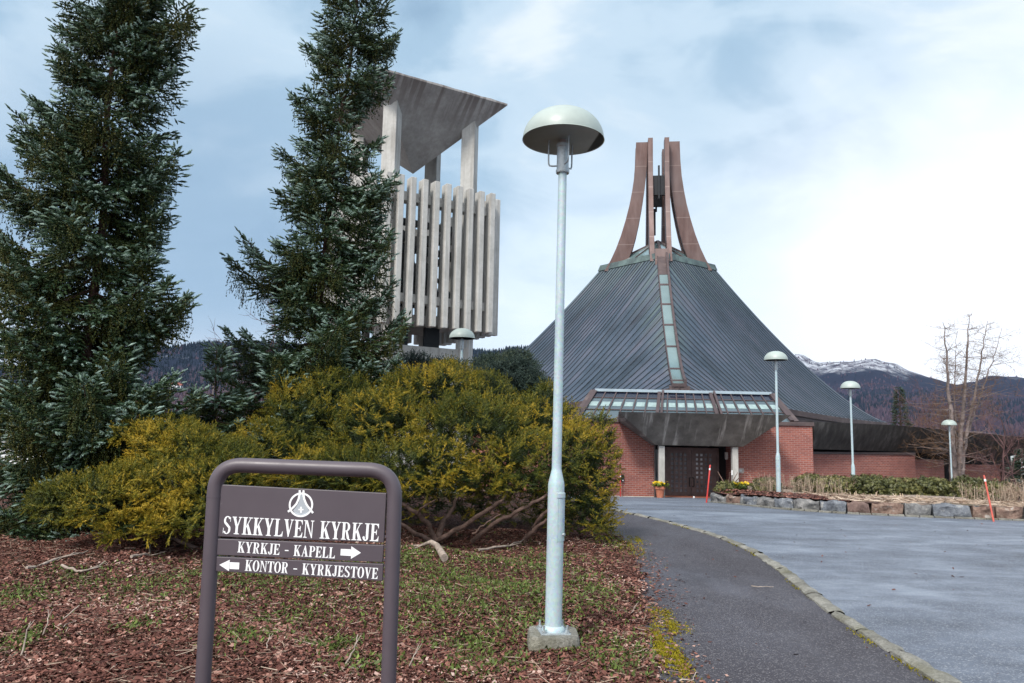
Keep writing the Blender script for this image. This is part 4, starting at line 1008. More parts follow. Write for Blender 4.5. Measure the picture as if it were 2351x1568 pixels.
    # ---------------- sloping glass roof over the entrance
    b0, b1 = np.array([3.02,34.12,zt+.171]), np.array([12.45,34.12,zt+.171]); t0, t1 = P(1366,897,36.15), P(1768,907,36.15); t0[2] = t1[2] = (t0[2]+t1[2])/2; t0[0] += .03
    pt = lambda k, w: (b0+(b1-b0)*k)*(1-w)+(t0+(t1-t0)*k)*w
    nrm = np.cross(b1-b0, t0-b0); nrm /= np.linalg.norm(nrm)
    gr_ = MB()
    gl = gr_
    def bar(k0, w0, k1, w1_, wd, hh, lift=.0): gl.beam(pt(k0,w0)+nrm*lift, pt(k1,w1_)+nrm*lift, wd, hh, nrm)
    posts = [0, .365, .655, 1]
    for k in posts: bar(k, 0, k, 1, .17 if k in (0,1) else .15, .16, .02)
    for k in (.372+.0, .662): bar(k+.013, 0, k+.013, 1, .10, .26, .03)
    n_ = 0
    for i in range(3):
        for j in range(1, 6):
            k = posts[i]+(posts[i+1]-posts[i])*j/6; bar(k, .004, k, .995, .055, .07, .012)
    for w in (.745, .30): bar(0.004, w, .996, w, .05, .06, .009)
    # flanking copper cheeks, end triangles and lid
    lid = MB(); back = np.array([0,3.4,.0])
    lid.hexa([t0+(-.12,-.03,-.06), t1+(.12,-.03,-.06), t1+(.12,3.6,-.35), t0+(-.12,3.6,-.35)], [t0+(-.12,-.03,.0), t1+(.12,-.03,.0), t1+(.12,3.6,-.29), t0+(-.12,3.6,-.29)])
    gf = gl.build('glass_roof', MT['frame'], ch)
    lid.build('lid', MT['flash'], gf)
    for s_, bb, tt_ in ((-1, b0, t0), (1, b1, t1)):
        m = MB(); m.beam(bb+(s_*.20,-.02,0), tt_+(s_*.12,0,.02), .22, .10, nrm); m.hexa([bb+(s_*.10,.05,0), bb+(s_*.13,.05,0), bb+(s_*.13,3.4,0), bb+(s_*.10,3.4,0)], [tt_+(s_*.04,.03,-.08), tt_+(s_*.07,.03,-.08), tt_+(s_*.07,1.6,-.08), tt_+(s_*.04,1.6,-.08)]); m.build('cheek', MT['flash'], gf)
    m = MB(); m.beam(t0+(-.03,-.07,.05), t1+(.03,-.07,.05), .12, .13, (0,0,1)); m.build('ridge_flashing', MT['whitetrim'], gf, bevel=.01)
    for i in range(3):
        for (wa, wb, mt) in ((0, .745, 'glass'), (.745, 1, 'darkglass')):  # upper row: roof's reflection painted as darker glass
            for j in range(6):
                ka = posts[i]+(posts[i+1]-posts[i])*j/6; kb = posts[i]+(posts[i+1]-posts[i])*(j+1)/6
                tw = random.uniform(-.006, .006); m = MB(); m.add([pt(ka,wa)+nrm*tw, pt(kb,wa)+nrm*-tw, pt(kb,wb)+nrm*-tw, pt(ka,wb)+nrm*tw], [[0,1,2,3]]); m.build('pane', MT[mt], gf)
    # pale strip on each pane: reflected band of inner beams, painted as colour
    for i in range(3):
        for j in range(6):
            m = MB(); d_ = (posts[i+1]-posts[i])/6; ka = posts[i]+d_*(j+.16); kb = posts[i]+d_*(j+.86)
            m.add([pt(ka,.44)+nrm*.010, pt(kb,.44)+nrm*.010, pt(kb,.60)+nrm*.010, pt(ka,.60)+nrm*.010], [[0,1,2,3]]); m.build('reflection_strip', MT['paintrefl'], gf)
    # ---------------- long right wing
    m = MB(); m.hexa([(xR-.3,34.2,zf-.8),(xR-.002,34.2,zf-.8),(xR-.002,37.5,zf-.8),(xR-.3,37.5,zf-.8)], [(xR-.3,34.2,zt),(xR-.002,34.2,zt),(xR-.002,37.5,zt),(xR-.3,37.5,zt)]); 
    W0 = np.array([13.35,35.9]); W1 = np.array([P(2101,1060,40.2)[0],40.2]); W2 = np.array([P(2187,1060,42.6)[0],42.6]); W3 = np.array([P(2316,1070,46.2)[0],46.2])
    def wallseg(a, b, za, zb_, back_, nm='wing_wall'):
        d_ = (b-a)/np.linalg.norm(b-a); n_ = np.array([-d_[1], d_[0]]); m = MB(); a2, b2 = a+n_*.4, b+n_*.4; z0 = -3.2
        m.hexa([(*a,z0),(*b,z0),(*b2,z0),(*a2,z0)], [(*a,za),(*b,zb_),(*b2,zb_),(*a2,za)])
        return m.build(nm, MT['brick'], ch), n_
    s1, n1 = wallseg(W0, W1, float(P(1872,1043,35.9)[2]), float(P(2101,1044,40.2)[2]), 0)
    m = MB(); d_ = W1-W0; d_ /= np.linalg.norm(d_); nb = np.array([-d_[1], d_[0]])
    za, zb_ = float(P(1872,1043,35.9)[2]), float(P(2101,1044,40.2)[2])
    m.hexa([(*(W0-nb*.05),za),(*(W1-nb*.05),zb_),(*(W1+nb*.42),zb_),(*(W0+nb*.42),za)], [(*(W0-nb*.05),za+.11),(*(W1-nb*.05),zb_+.11),(*(W1+nb*.42),zb_+.11),(*(W0+nb*.42),za+.11)]); m.build('coping', MT['flash'], s1)
    o2 = n1*.5
    s2, _ = wallseg(W1+o2, W2+o2, float(P(2103,1055,40.6)[2]), float(P(2187,1056,43)[2]), 0)
    s3, _ = wallseg(W2+o2*1.7+(W3-W2)*.18, W3+o2*.3, float(P(2215,1066,43.5)[2]), float(P(2316,1069,46.2)[2]), 0)
    m = MB(); q = W2+o2*1.4+(W3-W2)*.06; m.box((q[0], q[1]+.4, -1.2), (.5,.5,3.4)); m.build('wing_post', MT['black'], ch); m = MB(); q = W3+o2*.2-(W3-W2)*.08; m.box((q[0], q[1]-.05, -1.0), (.28,.28,3.2)); m.build('wing_post', MT['black'], ch)
    m = MB(); q = W0+np.array([.22,-.02]); m.tube([(q[0]-.1,q[1]-.06,za-.05),(q[0],q[1]-.08,za-.35),(q[0],q[1]-.08,-1.6)], .045, 10); m.build('downpipe', MT['flash'], s1, smooth=40)
    # dark leaning fascia along the wing roof
    Tp = [P(1868,968,34.95), P(2060,976,38.6), P(2351,1004,45.2), P(2480,1018,48.4)]; Bt = [P(1868,1031,35.7), P(2060,1037,39.6), P(2296,1051,45.6), P(2352,1042,48.6)]
    m = MB(); K = 14; rows = []
    for i in range(K+1):
        k = i/K*(3); j = min(int(k), 2); f = k-j; a = Tp[j]*(1-f)+Tp[j+1]*f; b = Bt[j]*(1-f)+Bt[j+1]*f
        inn = np.array([-.55,1.0,0])*.95
        rows.append([a+inn*2.2+(0,0,-.15), a+inn*.3, a, a*.72+b*.28+(.0,-.05,-.02), a*.4+b*.6+(.0,-.04,-.03), b, b+inn*.9+(0,0,.02), b+inn*2.4+(0,0,.03)])
    m.grid(np.array(rows), flip=True); m.add(rows[0], [list(range(8))]); m.add(rows[-1], [list(range(8))[::-1]])
    m.build('wing_fascia', MT['fascia'], ch, smooth=25)
    m = MB(); rr = []
    for a, b in zip(Tp, Bt): rr.append([b+(-.4,.75,-1.6), b+(-.4,.75,.05)])
    m.grid(np.array(rr), flip=True); m.build('window_band', MT['black'], ch)
    return ch
build_church()

# ================================================================== BELL TOWER
def build_tower():
    O = np.array([-3.42, 24.8]); a = np.array([-.226,-.974]); b = np.array([.974,-.226])
    tw = empty('bell_tower', (*O, float(zg(24.8))))
    tag(tw, 'pale concrete bell tower with upright fins and an inverted pyramid cap', 'bell tower')
    T = lambda r, s, z: np.array([*(O+a*r+b*s), z])
    cs = [(1,0),(0,1),(-1,0),(0,-1)]; Rc = 3.2; zt = 12.36; za = 10.22
    m = MB(); tp = [T(i*Rc, j*Rc, zt) for i, j in cs]; up = [T(i*Rc, j*Rc, zt+.05) for i, j in cs]; ap = T(0,0,za)
    # subdivided underside so the stains and edge can vary a little
    for i in range(4):
        A, B = tp[i], tp[(i+1) % 4]; n = 14; rows = []
        for k in range(n+1):
            q = A+(B-A)*k/n; rows.append([q+(ap-q)*t for t in np.linspace(0, 1, 11)])
        m.grid(np.array(rows)); 
        e = [A+(B-A)*k/n for k in range(n+1)]; m.grid(np.array([[p, p+np.array([0,0,.05+.03*random.random()])] for p in e]), flip=True)
    m.add(up, [[3,2,1,0]])
    m.build('cap', MT['cap'], tw)
    # four columns, cut to the slope of the cap
    rc = 1.95; w = .225
    for i, j in cs:
        lo, hi = [], []
        for p, q in ((-1,-1),(1,-1),(1,1),(-1,1)):
            x, y = i*rc+p*w, j*rc+q*w; d = abs(x)+abs(y)
            lo.append(T(x, y, -1.0)); hi.append(T(x, y, za+(zt-za)*d/Rc+.06))
        m = MB(); m.hexa(lo, hi); m.build('column', MT['concrete'], tw, bevel=.012)
    # fins: ten on each side of a square cage, standing on edge
    Rg = 2.79; z0, z1 = 4.78, 9.28; tot = 0
    for i in range(4):
        A, B = np.array(cs[i])*Rg, np.array(cs[(i+1) % 4])*Rg; d = (B-A)/np.linalg.norm(B-A); n_ = np.array([d[1], -d[0]])
        if np.dot(n_, A) < 0: n_ = -n_
        L_ = np.linalg.norm(B-A); k = 10
        for q in range(k):
            c = A+d*(L_*(q+.5)/k); hw, dp = .090, .35
            dz = random.uniform(-.015, .015)
            f = lambda e, o, z: T(*(c+d*e+n_*o), z+dz)
            m = MB(); m.hexa([f(-hw,0,z0),f(hw,0,z0),f(hw,dp,z0),f(-hw,dp,z0)], [f(-hw,0,z1),f(hw,0,z1),f(hw,dp,z1),f(-hw,dp,z1)]); m.build('fin', MT['concrete'], tw, bevel=.02)
        for zr, h in ((8.72,.28),(5.62,.26)):
            m = MB(); f = lambda e, o, z: T(*(A+d*(L_*e)+n_*o), z); m.hexa([f(-.02,-.26,zr-h/2),f(1.02,-.26,zr-h/2),f(1.02,.09,zr-h/2),f(-.02,.09,zr-h/2)], [f(-.02,-.26,zr+h/2),f(1.02,-.26,zr+h/2),f(1.02,.09,zr+h/2),f(-.02,.09,zr+h/2)]); m.build('rail', MT['concrete'], tw)
    m = MB(); q = [(1.9*i, 1.9*j) for i, j in cs]; m.hexa([T(x,y,5.0) for x, y in q], [T(x,y,5.25) for x, y in q]); m.build('belfry_floor', MT['concrete'], tw)
    m = MB()
    for z in (6.0, 7.35, 8.2):
        for i in range(4): m.beam(T(1.55*cs[i][0],1.55*cs[i][1],z), T(1.55*cs[(i+1)%4][0],1.55*cs[(i+1)%4][1],z), .14, .2)
    m.beam(T(1.5,0,7.9), T(-1.5,0,7.9), .2, .3); m.beam(T(0,1.5,7.9), T(0,-1.5,7.9), .2, .3)
    for i in range(4): m.beam(T(1.5*cs[i][0],1.5*cs[i][1],5.25), T(1.5*cs[i][0],1.5*cs[i][1],8.4), .12, .12, (1,0,0)); m.beam(T(1.5*cs[i][0],1.5*cs[i][1],6.0), T(1.5*cs[(i+1)%4][0],1.5*cs[(i+1)%4][1],7.4), .08, .08)
    m.build('bell_frame', MT['dark_steel'], tw)
    for r, s, k in ((.55,.0,1.0),(-.55,.3,.8),(.0,-.7,.7)):
        m = MB(); c = T(r, s, 6.35); m.lathe([(.62*k,0),(.60*k,.08),(.46*k,.35*k),(.36*k,.75*k),(.30*k,1.05*k),(.12*k,1.2*k),(.05,1.35*k)], c, 24); m.build('bell', MT['dark_steel'], tw, smooth=40)
    # square base block with a dark gap below the cage
    m = MB(); q = [(1.78*i, 1.78*j) for i, j in ((1,.0),(0,1.0),(-1,0),(0,-1))]
    m.hexa([T(2.05*i, 2.05*j, -1.2) for i, j in cs], [T(2.05*i, 2.05*j, 4.28) for i, j in cs]); m.build('plinth', MT['concrete'], tw, bevel=.02)
    for r, s in ((.9,.1),(.2,.9),(-.3,-.4)): m = MB(); m.box(T(r, s, 4.6), (.5,.14,.75), R(25)); m.build('gap_pier', MT['dark_steel'], tw)
build_tower()
# ================================================================== VEGETATION TOOLS
def norm(v): return v/(np.linalg.norm(v, axis=-1, keepdims=True)+1e-9)
def inst(tm, pos, dirs, L, Wd=None, upv=None):
    """place template polygons (K,k,3; axis z, unit length) at pos along dirs; L length, Wd width scale"""
    pos = np.asarray(pos, float); D = norm(np.asarray(dirs, float)); n = len(pos); L = np.asarray(L, float); Wd = L if Wd is None else np.asarray(Wd, float)
    r = rng.normal(size=(n, 3)) if upv is None else np.asarray(upv, float)+rng.normal(size=(n, 3))*.15
    X = norm(np.cross(r, D)); Yv = np.cross(D, X)
    t = tm.reshape(-1, 3)
    V = pos[:,None,:]+X[:,None,:]*(t[:,0]*1.0)[None,:,None]*Wd[:,None,None]+Yv[:,None,:]*t[:,1][None,:,None]*Wd[:,None,None]+D[:,None,:]*t[:,2][None,:,None]*L[:,None,None]
    return V.reshape(n*tm.shape[0], tm.shape[1], 3)
def shoot_tmpl(nn, out=.21, fwd=.12, wid=.05, tip=True, flat=False):
    T = []
    for i in range(nn):
        t = i/nn*.95; a = i*2.39996 if not flat else (0 if i % 2 else math.pi)+random.uniform(-.5, .5)
        o = np.array([math.cos(a), math.sin(a), 0]); s = np.array([-math.sin(a), math.cos(a), 0])
        if flat and i % 5 == 4: o, s = s, o
        w = wid*random.uniform(.8, 1.2); q = out*random.uniform(.75, 1.15)*(1-.35*t)
        b = np.array([0,0,t]); T.append([b-s*w, b+s*w+np.array([0,0,w*.6]), b+o*q+np.array([0,0,fwd+.03])])
    if tip:
        for a in (0, 2.1, 4.2):
            s = np.array([math.cos(a), math.sin(a), 0]); T.append([np.array([0,0,.8])-s*wid*1.3, np.array([0,0,.8])+s*wid*1.3, np.array([0,0,1.06])+s*.03])
    return np.array(T)
def foliage(name, mat, parent, tm, pos, dirs, L, tint, Wd=None, upv=None, jit=.10):
    V = inst(tm, pos, dirs, L, Wd, upv); K, k = tm.shape[:2]
    a = np.repeat(np.asarray(tint, float), K)+rng.normal(size=len(V))*jit
    a = np.repeat(np.clip(a, 0, 1), k)
    return tri_mesh(name, V, mat, parent, attr=a)
def spindle(r, k=4):
    T = []
    for i in range(k):
        a, b = 2*math.pi*i/k, 2*math.pi*(i+1)/k; A = [r*math.cos(a), r*math.sin(a), .5]; B = [r*math.cos(b), r*math.sin(b), .5]
        T += [[[0,0,-.05], B, A], [A, B, [0,0,1.04]]]
    return np.array(T)
TM_SPRUCE = np.concatenate([spindle(.125), shoot_tmpl(10, .235, .15, .070, False)])
TM_HANG = shoot_tmpl(8, .17, .12, .085)
TM_YEW = shoot_tmpl(13, .30, .16, .055, True, True)
TM_JUN = shoot_tmpl(9, .17, .15, .07)
def leaf_tmpl(n=7):
    T = []
    for i in range(n):
        a = i*2.39996; o = np.array([math.cos(a), math.sin(a), 0]); s = np.array([-math.sin(a), math.cos(a), 0]); z = .15+.5*i/n; tl = .55+.3*(i % 3)/3
        b = np.array([0,0,z]); m = b+o*.5*tl+np.array([0,0,.22]); e = b+o*tl+np.array([0,0,.16-.1*(i % 2)])
        T.append([b-s*.03, m-s*.15, e, m+s*.15])
    return np.array(T)
TM_LEAF = leaf_tmpl()
TM_BLADE = np.array([[[-.07,0,0],[.07,0,0],[.0,.12,1.0]]])

# ================================================================== SPRUCES
def spruce(name, label, Y, axis, left, right, tips, dens=9.5, seed=1, zlow=.25, mat='spruce', droop=.62, group=None, sl=.118):
    lr = np.random.default_rng(seed)
    ax = np.array([P(u, v, Y) for v, u in axis]); o = np.argsort(ax[:,2]); ax = ax[o]
    s_ = np.polyfit(ax[:,2], ax[:,0], 1); axx = lambda z: np.interp(z, ax[:,2], ax[:,0]) if z <= ax[-1,2] else ax[-1,0]+s_[0]*(z-ax[-1,2])
    Lp = np.array([P(u, v, Y) for v, u in left]); Rp = np.array([P(u, v, Y) for v, u in right])
    Lp = Lp[np.argsort(Lp[:,2])]; Rp = Rp[np.argsort(Rp[:,2])]
    rl = lambda z: max(.1, axx(z)-np.interp(z, Lp[:,2], Lp[:,0])); rr = lambda z: max(.1, np.interp(z, Rp[:,2], Rp[:,0])-axx(z))
    ztop = max(Lp[-1,2], Rp[-1,2])+.55; z0 = float(zg(Y))
    root = empty(name, (axx(z0), Y, z0)); tag(root, label, 'spruce tree', group)
    tk = MB(); zs = np.linspace(z0-.2, ztop, 22); R0 = .0062*(ztop-z0)+.025
    tk.tube([(axx(z)+.03*math.sin(z*1.7), Y+.03*math.cos(z*1.3), z) for z in zs], [max(.012, R0*(1-(z-z0)/(ztop-z0))**.85) for z in zs], 10)
    trunk = tk.build('trunk', MT['trunk'], root, smooth=60)
    br = MB(); pos, dr, ln, tn = [], [], [], []; hp, hd, hl, ht = [], [], [], []
    def branch(tip, zb, R_):
        b = np.array([axx(zb), Y, zb]); d = tip-b; hz = np.array([d[0], d[1], 0]); Rl = np.linalg.norm(hz)+1e-6; hd_ = hz/Rl
        n = max(7, int(Rl/.13)); ts = np.linspace(0, 1, n+1); pts = []
        dz = tip[2]-zb; sag = droop*min(1, Rl/1.3)*.42*Rl
        side = np.array([-hd_[1], hd_[0], 0]); wob = lr.uniform(-.10, .10)*Rl
        for t in ts: pts.append(b+hd_*Rl*t+side*wob*math.sin(t*3)+np.array([0, 0, dz*t**2-sag*math.sin(math.pi*t**1.15)]))
        pts = np.array(pts)
        rad = .007+.012*min(1.6, Rl)
        br.tube(pts, [rad*(1-.8*t) for t in ts], 5, False)
        tang = norm(np.gradient(pts, axis=0))
        old = lr.uniform(-.24, .14)
        step = .055; tot = Rl*1.08; m = int(tot/step)
        for k in range(m+1):
            t = k/max(1, m)
            if t < .10: continue
            p = np.array([np.interp(t, ts, pts[:,i]) for i in range(3)]); tg = np.array([np.interp(t, ts, tang[:,i]) for i in range(3)])
            # shoots hugging the branch itself
            pos.append(p); v = tg+lr.normal(size=3)*.35+np.array([0,0,.25]); dr.append(v); ln.append(sl*lr.uniform(.7, 1.1)); tn.append(np.clip(.30+.50*t+old+lr.normal()*.12, 0, 1))
            for sgn in (-1, 1):
                if lr.random() < .12: continue
                l = (.13+.62*(1-t)**.7*min(1, Rl/.9)*lr.uniform(.6, 1.15)+.08*lr.random())*min(1, .55+Rl/2)
                td = norm(tg*.75+side*sgn*.8+np.array([0,0,lr.uniform(-.50, .02)]))
                q = max(1, int(l/.055))
                for j in range(1, q+1):
                    f = j/q; pp = p+td*l*f+np.array([0,0,-.22*l*f*f+.06*f**4]); last = j == q
                    s2 = np.cross(td, (0,0,1)); sg = 1 if j % 2 else -1
                    v = td*(1.3 if last else .75)+s2*sg*(.0 if last else .65)+np.array([0,0,.22 if last else .05])+lr.normal(size=3)*.14
                    pos.append(pp); dr.append(v); ln.append(sl*lr.uniform(.75, 1.25)); tn.append(np.clip(.24+.34*f+.22*t*f+(.32 if last else .02)+old+lr.normal()*.08, 0, 1))
                # weeping twigs below
                for _h in range(2 if Rl > .5 else 1):
                    if lr.random() > .8: continue
                    h = lr.uniform(.12, .46)*min(1.4, .35+Rl/1.1); pp = p+td*l*lr.uniform(.1, .75); q2 = max(2, int(h/.075))
                    for j in range(q2):
                        hp.append(pp+np.array([lr.normal()*.02, lr.normal()*.02, -h*j/q2])); hd.append(np.array([lr.normal()*.35, lr.normal()*.35, -1])); hl.append(lr.uniform(.08, .12)); ht.append(np.clip(lr.uniform(.02, .42)+old*.5, 0, 1))
        tipd = tang[-1]+np.array([0,0,.2])
        for k in range(3): pos.append(pts[-1]-tipd*.02*k); dr.append(tipd+lr.normal(size=3)*(.0 if k == 0 else .5)); ln.append(sl*1.35); tn.append(.9)
    for (u, v) in tips:
        dy = lr.uniform(-.35, .35); tip = P(u, v, Y+dy); R_ = abs(tip[0]-axx(tip[2])); branch(tip, min(ztop-.2, max(z0+.15, tip[2]-lr.uniform(-.02, .18)*R_)), R_)
    z = z0+zlow; k = 0
    while z < ztop-.1:                       # boughs stand in loose whorls, so tiers read with dark gaps between
        top = (z-z0)/(ztop-z0); nb = max(4, int(dens*.42*(1 if top > .3 else 1.35)))
        for j in range(nb):
            k += 1; ph = k*2.39996+lr.normal()*.35; c, s2 = math.cos(ph), math.sin(ph); zb = z+lr.normal()*.055
            e = rr(zb) if c > 0 else rl(zb); me = .5*(rr(zb)+rl(zb)); R_ = (e*abs(c)**1.5+me*(1-abs(c)**1.5))*(lr.uniform(.74, 1.0) if lr.random() < .68 else lr.uniform(.35, .7))
            R_ = max(.12, min(R_, 2.6)); up_ = lr.uniform(-.06, .12)*R_+(.3*R_ if top > .82 else 0)
            branch(np.array([axx(zb)+R_*c, Y+R_*s2*.95, zb+up_]), zb, R_)
        z += (.46-.16*top)*lr.uniform(.85, 1.2)
    zt_ = np.array([axx(ztop), Y, ztop-.05])
    for j in range(6): pos.append(zt_-(0,0,.08*j)); dr.append(np.array([0,0,1])+lr.normal(size=3)*.1*j); ln.append(.14); tn.append(.8)
    limb = br.build('branch_wood', MT['trunk'], root, smooth=60)
    foliage('foliage', MT[mat], root, TM_SPRUCE, np.array(pos), np.array(dr), np.array(ln), np.array(tn), np.array(ln)*1.12, None, .035)
    if hp: foliage('hanging_twigs', MT[mat], root, TM_HANG, np.array(hp), np.array(hd), np.array(hl)*1.1, np.array(ht), np.array(hl), None, .05)
    print(name, len(pos), len(hp)); return root
S1L = [(-300,215),(-150,205),(0,192),(60,158),(110,178),(160,146),(215,160),(245,95),(262,80),(280,58),(330,75),(390,40),(425,8),(470,30),(520,40),(560,-25),(700,-90),(850,-120),(1000,-120),(1150,-150),(1290,-160)]
S1R = [(-300,345),(-150,375),(0,405),(24,432),(70,380),(100,388),(175,396),(215,368),(250,378),(300,360),(350,402),(400,368),(440,355),(482,374),(550,360),(600,345),(648,388),(692,424),(730,360),(790,334),(830,330),(866,396),(905,452),(960,420),(1050,300),(1150,230),(1290,190)]
S1T = [(434,18),(150,66),(142,152),(92,238),(58,276),(12,390),(6,432),(404,352),(396,172),(380,112),(375,480),(426,688),(386,646),(-12,556),(336,796),(452,902),(396,866),(30,600),(350,600),(180,300),(60,1080),(10,1180),(130,1110),(100,1230),(20,1270),(200,1260),(300,1130),(330,1080),(360,1010),(-30,700),(-40,850)]
spruce('blue_spruce', 'tall blue spruce filling the left edge of the picture with long weeping lower branches', 11.5, [(-300,300),(0,275),(600,222),(1000,190),(1290,170)], S1L, S1R, S1T, 19, 11, .05, group='blue spruces')
S2L = [(-130,790),(-60,765),(0,745),(70,718),(110,715),(150,738),(185,720),(232,682),(290,702),(352,650),(400,668),(448,648),(500,672),(545,640),(560,572),(598,532),(650,590),(700,640),(770,524),(805,560),(850,590),(900,520),(1000,470),(1100,520)]
S2R = [(-130,850),(-60,872),(0,893),(95,903),(140,880),(180,888),(250,870),(330,868),(410,905),(440,880),(480,885),(545,892),(600,870),(660,893),(700,885),(745,925),(790,915),(830,900),(900,905),(1000,930),(1100,900)]
S2T = [(903,90),(714,108),(740,150),(682,228),(654,348),(648,446),(532,596),(566,550),(526,762),(890,186),(906,408),(892,540),(928,742),(896,656),(585,838),(905,832),(640,560),(880,600),(520,800),(450,905),(560,915),(880,900),(940,880),(600,960)]
spruce('blue_spruce', 'leaning blue spruce standing just left of the concrete bell tower', 14.0, [(-130,838),(0,822),(300,778),(690,730),(1000,700)], S2L, S2R, S2T, 16.5, 23, .2, group='blue spruces')
spruce('young_spruce', 'young low spruce between the two tall spruces above the golden yew', 12.6, [(880,500),(960,498),(1060,492)], [(880,490),(930,438),(1000,420),(1060,410)], [(880,510),(930,560),(1000,590),(1060,600)], [(432,925),(560,920),(452,900),(540,900),(470,985),(590,1010)], 24, 31, .5)

# ================================================================== SHRUBS
def lobes_shrub(name, label, cat, parent_base, lobes, Y, mat, tm, nspray, slen, shoot, nsh, gold=(.45,.95), up=.35, seed=5, inner=.35, group=None, wide=1.0, flat=True, zfloor=None, jit=.10, droop=0.0):
    lr = np.random.default_rng(seed)
    root = empty(name, parent_base); tag(root, label, cat, group)
    C = []; Rd = []
    for (u, v, ru, rv, dy, ry) in lobes:
        c = P(u, v, Y+dy); dep = Y+dy; C.append(c); Rd.append((ru/FPX*dep, ry, rv/FPX*dep))
    C = np.array(C); Rd = np.array(Rd); area = Rd[:,0]*Rd[:,2]+Rd[:,0]*Rd[:,1]*.7; pr = area/area.sum()
    n = nspray; li = lr.choice(len(C), n, p=pr); d = norm(lr.normal(size=(n, 3)))
    d[:,2] = np.where(d[:,2] < -.55, -d[:,2], d[:,2])
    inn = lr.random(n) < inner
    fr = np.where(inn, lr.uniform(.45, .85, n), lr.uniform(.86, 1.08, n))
    ph = lr.uniform(0, 6.28, (3,))
    bump_ = 1+.10*np.sin(d[:,0]*7+li*2.1+ph[0])*np.sin(d[:,2]*8+li+ph[1])
    p = C[li]+Rd[li]*d*(fr*bump_)[:,None]
    hol = np.sin(p[:,0]*11+2*np.sin(p[:,2]*7)+ph[2])*np.sin(p[:,2]*13+1.7*np.sin(p[:,0]*6)+p[:,1]*5)
    p = C[li]+Rd[li]*d*(fr*bump_*(1-.26*np.clip(-hol-.15, 0, 1)/.85+.07*np.clip(hol, 0, 1)))[:,None]
    keep = np.ones(n, bool)
    for j in range(len(C)):
        q = ((p-C[j])/Rd[j]); ins = (q*q).sum(1) < .62; keep &= ~(ins & (li != j) & ~inn)
    if zfloor is not None: keep &= p[:,2] > zfloor+zg(p[:,1])
    p, d, inn, li = p[keep], d[keep], inn[keep], li[keep]; n = len(p)
    axis = norm(norm(d/Rd[li])*.75+np.array([0,0,up])+lr.normal(size=(n, 3))*.38)
    sl = slen*lr.uniform(.55, 1.25, n)
    side = norm(np.cross(axis, np.array([0,0,1.0])+lr.normal(size=(n, 3))*.4))
    nz = .5+.5*np.sin(p[:,0]*2.3+1.1*np.sin(p[:,2]*3.1)+ph[2])*np.sin(p[:,2]*2.9+p[:,1]*1.3)
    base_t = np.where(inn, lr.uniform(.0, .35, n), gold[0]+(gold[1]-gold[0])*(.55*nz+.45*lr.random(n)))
    PP, DD, LL, TT, UU = [], [], [], [], []
    nrm = np.cross(axis, side)
    for k in range(nsh):
        f = (k+.5)/nsh; sg = 1 if k % 2 else -1; last = k == nsh-1
        pos = p+axis*(sl*(f-.5))[:,None]+np.array([0,0,-1.0])*(droop*sl*f*f)[:,None]
        dd = axis*(1.0 if last else .75)+side*(0 if last else sg*.75)+lr.normal(size=(n, 3))*.18+np.array([0,0,-droop*f])
        PP.append(pos); DD.append(dd); LL.append(shoot*lr.uniform(.7, 1.2, n)*(1.15-.45*abs(f-.4))); TT.append(base_t+.22*(f-.5)); UU.append(nrm)
    foliage('foliage', MT[mat], root, tm, np.vstack(PP), np.vstack(DD), np.concatenate(LL), np.concatenate(TT), np.concatenate(LL)*wide, np.vstack(UU) if flat else None, jit)
    print(name, n*nsh); return root
YB = G(1100, 1246)
main_l = [(690,985,100,85,.9,.9),(770,925,80,65,1.1,.7),(690,930,70,60,1.3,.6),(880,1010,140,110,.3,1.0),(1000,930,110,85,.9,.8),(1035,880,60,52,1.2,.5),(1110,930,75,70,1.1,.6),(1090,1020,160,105,-.1,1.1),(960,1075,150,62,-.6,.9),(1240,1000,90,75,.6,.8),(1200,1070,130,70,-.5,.9),(1310,1060,75,95,.2,.8),(1345,1110,62,115,.1,.7),(1330,1180,70,60,.0,.6),(640,1050,110,80,.3,.9),(800,1090,150,60,-.5,.9),(1150,960,70,60,.8,.6),(1250,930,45,45,.9,.45),(1290,970,50,40,.8,.5),(840,960,70,55,.9,.6),(930,905,60,45,1.2,.5),(1375,1000,36,50,.4,.4),(1085,1105,120,45,-.8,.6),(1355,1190,60,62,.1,.6),(1385,1090,38,90,.2,.5),(930,1110,90,45,-.7,.6),(1000,1150,150,85,1.7,.8),(1180,1150,150,85,1.8,.8),(1320,1160,80,85,1.2,.8),(800,1160,150,90,1.4,.8),(620,1150,120,80,1.2,.8),(970,1000,110,80,1.6,.6),(1100,1030,120,80,1.6,.6),(1235,1040,100,80,1.5,.6),(1000,1120,70,36,-.8,.5),(1190,1112,90,40,-.7,.5),(850,960,90,70,1.5,.6)]
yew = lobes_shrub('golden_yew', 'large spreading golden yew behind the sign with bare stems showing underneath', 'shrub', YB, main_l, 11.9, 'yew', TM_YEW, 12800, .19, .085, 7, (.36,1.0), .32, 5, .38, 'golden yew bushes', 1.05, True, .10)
l2 = [(180,1155,85,52,-.1,.7),(290,1150,110,68,-.2,.8),(400,1130,110,85,.1,.8),(385,1030,75,62,.7,.6),(450,1060,75,75,.5,.7),(500,1140,90,80,.1,.8),(340,1205,90,42,-.3,.6),(440,1190,90,48,-.3,.6),(130,1150,40,30,-.2,.4),(300,1000,36,18,.6,.3),(540,1090,60,70,.4,.6)]
yew2 = lobes_shrub('golden_yew', 'lower golden yew bush left of the sign at the foot of the tall spruce', 'shrub', G(400, 1280), l2, 10.0, 'yew', TM_YEW, 5200, .18, .082, 7, (.38,1.0), .30, 9, .34, 'golden yew bushes', 1.05, True, .22)
